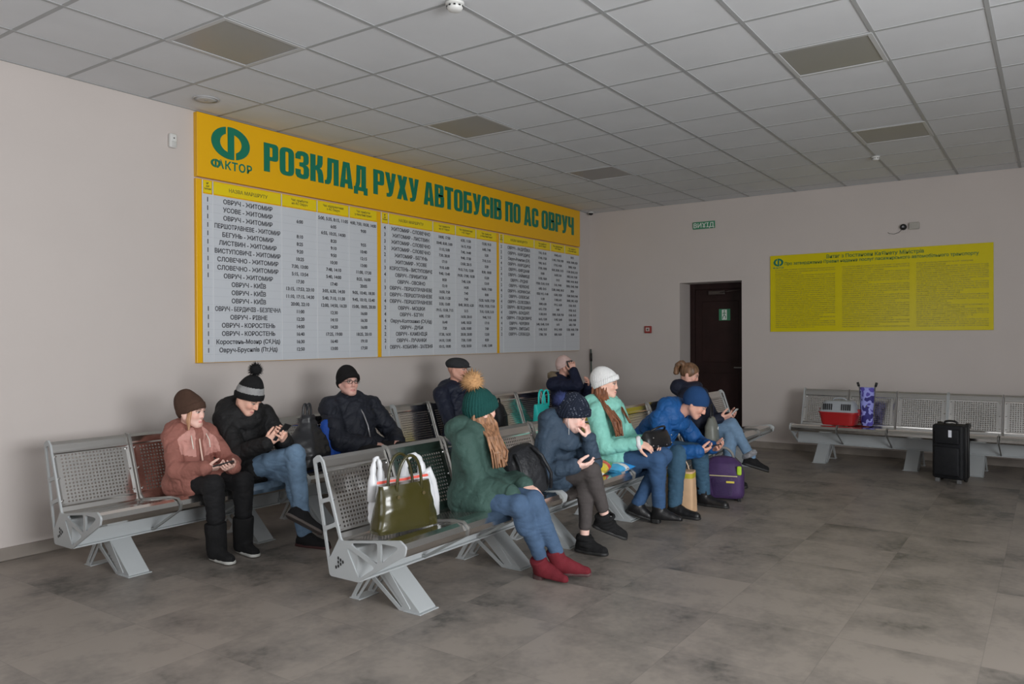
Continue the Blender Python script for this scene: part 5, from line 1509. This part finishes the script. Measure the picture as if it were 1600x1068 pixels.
rs.grid(stripe, 48, 2)
rs.build('red_stripe', mat('stripe_red', pc(176, 70, 58), .5), t, True)

# black backpack between the two women
t = thing('backpack', 'black backpack between the woman in green coat and the woman in dark blue coat', 'backpack', (1.505, -.475, .435), -.35)
M_bp = fabric('backpack_black', (30, 31, 34), .45, .4, 60, .2)
tilt = Matrix.Rotation(-.30, 3, 'Y')
loft('bag_body', dense([(.0, .135, .085, 4), (.03, .155, .105, 3.2), (.15, .16, .115, 2.8), (.26, .145, .085, 2.6), (.31, .10, .045, 2.2), (.325, .03, .015, 2)], 5), M_bp, t, crumple=.006, cf=20, M=tilt)
loft('flap', dense([(.20, .150, .118, 2.8), (.27, .146, .095, 2.6), (.318, .105, .055, 2.2), (.334, .03, .015, 2)], 5), fabric('backpack_flap', (24, 25, 28), .5, .4, 60, .2), t, crumple=.006, cf=20, M=tilt)
b_ = MB(); b_.tube([tilt @ Vector(q) for q in ((-.10, -.125, .02), (-.115, -.15, .12), (-.09, -.13, .25), (-.07, -.07, .31))], .012, 6)
b_.tube([tilt @ Vector(q) for q in ((.10, -.125, .02), (.115, -.15, .12), (.09, -.13, .25), (.07, -.07, .31))], .012, 6)
b_.build('shoulder_straps', M_bp, t, True)
t = thing('snack_bag', 'shiny green and blue crinkled bag on the bench behind the black backpack', 'snack bag', (1.50, -.245, .435), .2)
M_foilg = mat('foil_green', (.03, .20, .08, 1), .2, bump=1, bscale=30, metal=.3); M_foilb = mat('foil_blue', (.03, .13, .40, 1), .2, bump=1, bscale=30, metal=.3)
loft('pouch', dense([(.0, .11, .04, 3), (.08, .13, .06, 2.6), (.20, .125, .05, 2.4), (.285, .11, .012, 2.2), (.31, .105, .006, 2.2)], 5), M_foilg, t, crumple=.010, cf=34)
loft('printed_band', dense([(.21, .130, .049, 2.4), (.27, .121, .024, 2.3)], 5), M_foilb, t, crumple=.010, cf=34)

# colourful packets on the seat between the two women
def packet(x, y, z, rz, L, w, cols, label, hgt=.035):
    t = thing('sweet_packet', label, 'sweet packet', (x, y, z), rz, 'sweet packets on the front bench')
    def f(u, v, s_):
        X = (u - .5) * L; Y = (v - .5) * w
        b_ = max(0.0, 1 - (2 * u - 1) ** 4) * max(0.0, 1 - (2 * v - 1) ** 2) ** .6
        return (X, Y, s_ * hgt * b_ * .5 + hgt * .5 + (.006 * float(wave(NP([X + x, Y + y, 0]), 60, 2))) * (1 if s_ > 0 else 0))
    for nm, u0, u1, c in cols:
        g_ = MB()
        for s_ in (1, -1): g_.grid(lambda u, v: f(u0 + (u1 - u0) * u, v, s_), 10, 14)
        g_.build(nm, mat('packet_' + '_'.join(str(q) for q in c), pc(*c, 1.9), .25, bump=.5, bscale=40, spec=.6), t, True)
    return t
packet(2.40, -.50, .432, .25, .30, .20, (('front_half', 0, .36, (206, 160, 50)), ('middle_band', .36, .62, (186, 60, 40)), ('printed_end', .62, 1, (70, 120, 60))), 'red, yellow and green foil packet in the middle of the bench seat', .11)
packet(2.58, -.575, .430, -.05, .26, .18, (('front_half', 0, .40, (60, 140, 200)), ('middle_band', .40, .62, (214, 208, 200)), ('printed_end', .62, 1, (40, 120, 190))), 'blue and white foil packet at the front edge of the bench seat', .07)
packet(2.24, -.36, .42, -.5, .24, .16, (('front_half', 0, .5, (206, 130, 60)), ('printed_end', .5, 1, (50, 110, 180))), 'orange and blue foil packet behind the red and yellow one', .12)
packet(2.23, -.57, .436, .2, .17, .11, (('front_half', 0, .6, (80, 140, 196)), ('printed_end', .6, 1, (200, 200, 205))), 'small pale blue packet beside the knee of the woman with crossed legs', .05)

# black handbag on the lap of the woman in mint
t = thing('handbag', 'black leather handbag with silver studs on the lap of the woman in mint', 'handbag', (3.0, -.70, .580), -.15)
loft('bag_body', dense([(.0, .17, .06, 5), (.015, .18, .068, 4), (.08, .17, .06, 3.2), (.125, .155, .035, 2.6), (.135, .14, .02, 2.4)], 5), M_blkleather, t, crumple=.004, cf=24)
s_ = MB()
for x, z in ((-.13, .03), (-.13, .09), (.13, .03), (.13, .09), (.06, .02), (-.06, .02)): s_.lathe([(0, 0), (.007, 0), (.005, .004), (0, .005)], (x, -.066, z), 8, Matrix.Rotation(PI / 2, 3, 'X'))
s_.build('studs', M_rivet, t)
MB().tube(arch(-.10, .10, 0, .11, .17, lean=-.06), .008, 8).build('handle', M_blkleather, t, True)

# paper bag between the feet
t = thing('paper_bag', 'brown paper carrier bag standing on the floor between two pairs of legs', 'paper bag', (3.44, -.735, 0), .12)
M_kraft = mat('kraft_paper', pc(172, 142, 112), .8, bump=.4, bscale=26, var=.08, vscale=6)
loft('bag_body', dense([(.0, .078, .115, 12), (.16, .080, .112, 9), (.34, .074, .108, 7)], 6), M_kraft, t, crumple=.004, cf=18)
loft('printed_label', [(.285, .0775, .1105, 7), (.325, .0765, .1100, 7)], mat('label_olive', pc(150, 140, 40), .7), t, crumple=.004, cf=18)
for q in (-1, 1): MB().tube([(q * .055, -.05 + .1 * i / 10, .335 + .085 * math.sin(PI * i / 10) ** .7) for i in range(11)], .005, 6).build('handle', fabric('twine', (190, 165, 140), .8, .3), t, True)

# purple wheeled bag
t = thing('wheeled_bag', 'purple wheeled travel bag with lime details on the floor beside the man in blue', 'travel bag', (4.10, -.86, 0), .25)
M_pur = fabric('purple_nylon', (66, 44, 88), .55, .4, 80, .12, 1.4); M_lime = mat('lime_trim', pc(140, 170, 40), .5); M_purd = fabric('purple_dark', (48, 32, 68), .55, .4, 80, .12)
loft('bag_body', dense([(.025, .10, .165, 5), (.05, .115, .180, 4.5), (.24, .115, .180, 4), (.33, .095, .150, 3), (.375, .055, .09, 2.6), (.385, .02, .04, 2)], 5), M_pur, t, crumple=.004, cf=22)
loft('front_pocket', dense([(.05, .118, .125, 4.5), (.19, .124, .130, 4), (.215, .117, .125, 4)], 5), M_purd, t, crumple=.002)
zz = MB(); zz.tube([(-.121, -.13 + .26 * i / 10, .225) for i in range(11)], .005, 6); zz.build('zip', mat('zip_pale2', pc(170, 160, 120), .4), t, True)
MB().box((-.128, -.105, .165), (-.120, -.035, .182), .002).build('name_patch', mat('patch_gold', pc(190, 170, 70), .5), t)
MB().box((-.122, -.165, .235), (-.085, -.125, .315), .012).build('lime_panel', M_lime, t)
MB().tube([(0, -.09 + .18 * i / 12, .375 + .085 * math.sin(PI * i / 12) ** .6) for i in range(13)], .012, 8).build('carry_handle', fabric('grey_web', (110, 108, 104), .7, .4), t, True)
for q in (-1, 1):
    MB().lathe([(0, -.014), (.03, -.014), (.034, 0), (.03, .014), (0, .014)], (.06, q * .15, .033), 16, Matrix.Rotation(PI / 2, 3, 'X')).build('wheel', M_black, t, True)
fe = MB(); fe.box((-.10, -.16, 0), (-.07, -.13, .03), .004); fe.box((-.10, .13, 0), (-.07, .16, .03), .004); fe.build('feet', M_black, t)

# black plastic bag on the wall bench
t = thing('plastic_bag', 'bulky black plastic bag with gathered handles on the bench beside the man with glasses', 'plastic bag', (1.40, 1.545, .435), .1)
M_bpl = mat('black_polythene', (.022, .023, .027, 1), .33, bump=.8, bscale=18, spec=.6)
loft('bag_body', dense([(.0, .15, .10, 3), (.03, .19, .135, 2.6), (.12, .20, .145, 2.4), (.24, .16, .105, 2.2), (.34, .09, .06, 2), (.42, .045, .035, 2)], 7), M_bpl, t, crumple=.020, cf=26, n=84)
for x0, x1 in ((-.045, .005), (.0, .045)):
    MB().tube(arch(x0, x1, 0, .375, .505, e=.6), .010, 8).build('handle', M_bpl, t, True)
t = thing('cushion', 'bright blue padded cushion under and beside the man with glasses', 'cushion', (1.73, 1.66, .425), .0)
loft('pad', dense([(.0, .10, .10, 4), (.03, .115, .115, 3), (.20, .105, .075, 2.8), (.34, .075, .040, 2.4), (.36, .05, .02, 2.2)], 4), fabric('cushion_blue', (18, 62, 150), .6, .5, 60, .1), t, crumple=.006)
MB().tube([(-.10 + .2 * i / 10, -.112 - .003 * math.sin(i), .055) for i in range(11)], .005, 6).build('piping', fabric('cushion_piping', (14, 44, 110), .6, .3), t, True)

# bags on the wall bench farther along
M_turq = mat('turquoise_vinyl', pc(38, 178, 172), .4, bump=.2, bscale=40)
t = thing('tote_bag', 'turquoise tote bag standing on the far wall bench', 'tote bag', (4.96, 1.62, .435), .0)
loft('bag_body', dense([(.0, .125, .055, 6), (.02, .13, .06, 4), (.14, .135, .05, 3), (.245, .145, .03, 2.6)], 5), M_turq, t, crumple=.005, cf=24)
for q in (-1, 1): MB().tube(arch(-.02, .115, q * .025, .22, .405, lean=q * .01, e=.6), .011, 8).build('handle', M_turq, t, True)
t = thing('backpack', 'black bag standing on the wall bench just right of the green pompom hat', 'bag', (4.01, 1.56, .435), .3)
loft('bag_body', dense([(.0, .10, .08, 4), (.04, .12, .10, 3), (.2, .115, .09, 2.6), (.30, .09, .05, 2.3), (.33, .03, .02, 2)], 5), M_bp, t, crumple=.007, cf=22)
MB().tube(arch(-.05, .05, 0, .31, .375), .009, 8).build('handle', M_bp, t, True)
MB().tube([(-.09 + .18 * i / 10, -.092 - .008 * math.sin(PI * i / 10), .20) for i in range(11)], .004, 6).build('zip', mat('zip_dark', (.06, .06, .06, 1), .4), t, True)

# grey handbag of the woman with ponytail
t = thing('handbag', 'olive grey handbag in front of the woman with ponytail', 'handbag', (4.58, -.575, .44), .2)
loft('bag_body', dense([(.0, .09, .05, 4), (.03, .11, .065, 3), (.15, .10, .06, 2.6), (.23, .07, .03, 2.3), (.245, .03, .012, 2)], 5), mat('grey_leather', pc(96, 98, 92), .4, bump=.3, bscale=60), t, crumple=.005, cf=24)
MB().tube(arch(-.06, .06, 0, .20, .36), .006, 8).build('handle', M_blkleather, t, True)
MB().box((-.02, -.066, .12), (.02, -.058, .15), .003).build('clasp', M_rivet, t)

# phones
def phone(loc, ax, up, label, c=M_black, scr=(.05, .06, .07), k=1.0):
    ax, up = nrm(ax), NP(up, float); up = nrm(up - ax * (up @ ax)); sd = np.cross(ax, up)
    t = thing('smartphone', label, 'phone', tuple(loc))
    R = Matrix(((sd[0], ax[0], up[0]), (sd[1], ax[1], up[1]), (sd[2], ax[2], up[2])))
    t.rotation_euler = R.to_euler()
    MB().box((-.036 * k, -.072 * k, -.0045), (.036 * k, .072 * k, .0035), .004, seg=3).build('case', c, t)
    MB().box((-.033 * k, -.068 * k, .0034), (.033 * k, .068 * k, .0042), .0003, seg=1).build('screen', mat('phone_screen', (*scr, 1), .1), t)
    return t
phone((.425, 1.235, .622), (.75, -.5, .2), (0, .45, .9), 'black phone in the hands of the girl in pink jacket', k=.95)
phone((.825, 1.135, .800), (.35, -.45, .8), (.0, .75, .6), 'black phone held up by the young man in pompom hat')
phone((5.405, 1.49, 1.105), (-.1, .1, .95), (.8, .4, 0), 'black phone held to the ear above the fur trimmed hood')
phone((1.835, -.765, .635), (.5, -.8, .2), (0, .3, .9), 'black phone in the hand of the woman with crossed legs in dark blue coat', k=.95)
phone((3.495, -.99, .555), (.2, -.9, .25), (0, .35, .9), 'dark phone held low in both hands by the man in blue jacket')
phone((4.845, -.69, .69), (.1, -.6, .7), (0, .7, .6), 'white phone held by the woman with ponytail', c=M_white, scr=(.5, .5, .52))

# pet carrier, folded pushchair and suitcase by the right wall
RB = RC + PI          # things there face the room
bx = lambda x, y: tuple(Vector((7.20, -.80)) + (Matrix.Rotation(RC, 2) @ Vector((x, y))))
px_, py_ = bx(.50, -.44)
t = thing('pet_carrier', 'plastic pet carrier with red tray and pale grey slotted top on the right bench', 'pet carrier', (px_, py_, .446), RC)
M_red = mat('carrier_red', pc(150, 26, 28, 1.3), .4); M_lg = mat('carrier_grey', pc(128, 132, 136), .5)
loft('tray', dense([(.0, .170, .125, 6), (.01, .180, .130, 5), (.135, .205, .150, 5), (.137, .212, .157, 5), (.150, .212, .157, 5)], 3), M_red, t)
loft('top_shell', dense([(.150, .205, .150, 5), (.155, .203, .148, 5), (.245, .172, .120, 4), (.272, .150, .100, 3.5), (.276, .11, .06, 3)], 4), M_lg, t)
sl = MB()
for g_ in (-1, 1):
    for k in range(5):
        x = g_ * .098 + (k - 2) * .022
        R = Matrix.Rotation(-.30, 3, 'X')
        sl.box((x - .005, -.144, .172), (x + .005, -.124, .242), .001, rot=R)
sl.build('vent_slots', M_black, t)
MB().tube(arch(-.07, .07, 0, .27, .300, e=.5), .010, 8).build('carry_handle', M_lg, t, True)
for q in (-1, 1): MB().box((q * .205 - .012, -.03, .11), (q * .205 + .012, .03, .18), .004).build('latch', M_red, t)
px_, py_ = bx(.785, -.40)
t = thing('pushchair', 'folded pushchair with blue and violet patterned fabric leaning on the right bench', 'pushchair', (px_, py_, .446), RC)
M_tub = mat('pushchair_tube', (.12, .12, .125, 1), .4)
M_vio = mat('violet_print', pc(118, 122, 186), .7, bump=.4, bscale=40)
nt, N, L = nodes(M_vio)
vo = N.new('ShaderNodeTexNoise'); vo.inputs['Scale'].default_value = 14; vo.inputs['Detail'].default_value = 1
tcn = N.new('ShaderNodeTexCoord'); L.new(tcn.outputs['Object'], vo.inputs['Vector'])
cr = N.new('ShaderNodeValToRGB'); cr.color_ramp.interpolation = 'CONSTANT'
cr.color_ramp.elements[0].color = pc(38, 34, 96); cr.color_ramp.elements[1].color = pc(124, 128, 190); cr.color_ramp.elements[1].position = .47
k_ = cr.color_ramp.elements.new(.60); k_.color = pc(70, 62, 140)
L.new(vo.outputs['Fac'], cr.inputs['Fac']); L.new(cr.outputs['Color'], N['Principled BSDF'].inputs['Base Color'])
loft('folded_fabric', dense([(.0, .052, .045, 3), (.03, .062, .055, 2.6), (.2, .070, .058, 2.3), (.38, .078, .056, 2.3), (.43, .074, .040, 2.2)], 5), M_vio, t, crumple=.008, cf=30)
for q in (-1, 1):
    MB().tube([(q * .055, .0, .0), (q * .070, .0, .25), (q * .080, .0, .42), (q * .095, -.005, .475)], .008, 8).build('frame_tube', M_tub, t, True)
    MB().tube([(q * .088, -.002, .440), (q * .100, -.008, .485)], .014, 8).build('grip', M_black, t, True)
fw = MB(); fw.tube([(-.06, -.01, .10), (0.0, -.062, .22), (.07, -.01, .33)], .005, 6); fw.build('cross_strut', M_tub, t, True)
t = thing('suitcase', 'upright black wheeled suitcase with pale tag in front of the right benches', 'suitcase', (6.14, -2.46, 0), RC - .22)
M_suit = fabric('suitcase_black', (19, 20, 23), .6, .5, 120, .2)
Mx = Matrix.Rotation(0, 3, 'X')
MB().box((-.145, -.10, .035), (.145, .10, .575), .03, seg=4).build('suitcase_body', M_suit, t, True)
MB().box((-.12, -.135, .07), (.12, -.09, .36), .02, seg=3).build('front_pocket', M_suit, t, True)
MB().box((-.115, -.125, .385), (.115, -.09, .535), .015, seg=3).build('upper_pocket', M_suit, t, True)
zz = MB()
for y in (-.03, .03): zz.tube([(-.147, y, .06), (-.147, y, .55), (0, y, .579), (.147, y, .55), (.147, y, .06)], .004, 6)
zz.build('zip_tracks', mat('zip_dark', (.06, .06, .06, 1), .4), t, True)
MB().tube(arch(-.06, .06, 0, .57, .605, e=.5), .011, 8).build('carry_handle', M_black, t, True)
cr_ = MB()
for q in (-1, 1): cr_.box((q * .13 - .022, .055, .535), (q * .13 + .022, .108, .585), .008)
cr_.build('corner_guards', M_black, t)
for q in (-1, 1): MB().lathe([(0, -.012), (.028, -.012), (.032, 0), (.028, .012), (0, .012)], (q * .11, .075, .032), 16, Matrix.Rotation(PI / 2, 3, 'Y')).build('wheel', M_black, t, True)
fe = MB()
for q in (-1, 1): fe.box((q * .10 - .02, -.085, 0), (q * .10 + .02, -.055, .04), .005)
fe.build('feet', mat('grey_rubber', (.15, .15, .15, 1), .6), t)
tg = MB().box((.02, -.128, .455), (.05, -.1245, .525), .001).build('luggage_tag', mat('tag_white', (.85, .87, .95, 1), .4), t)
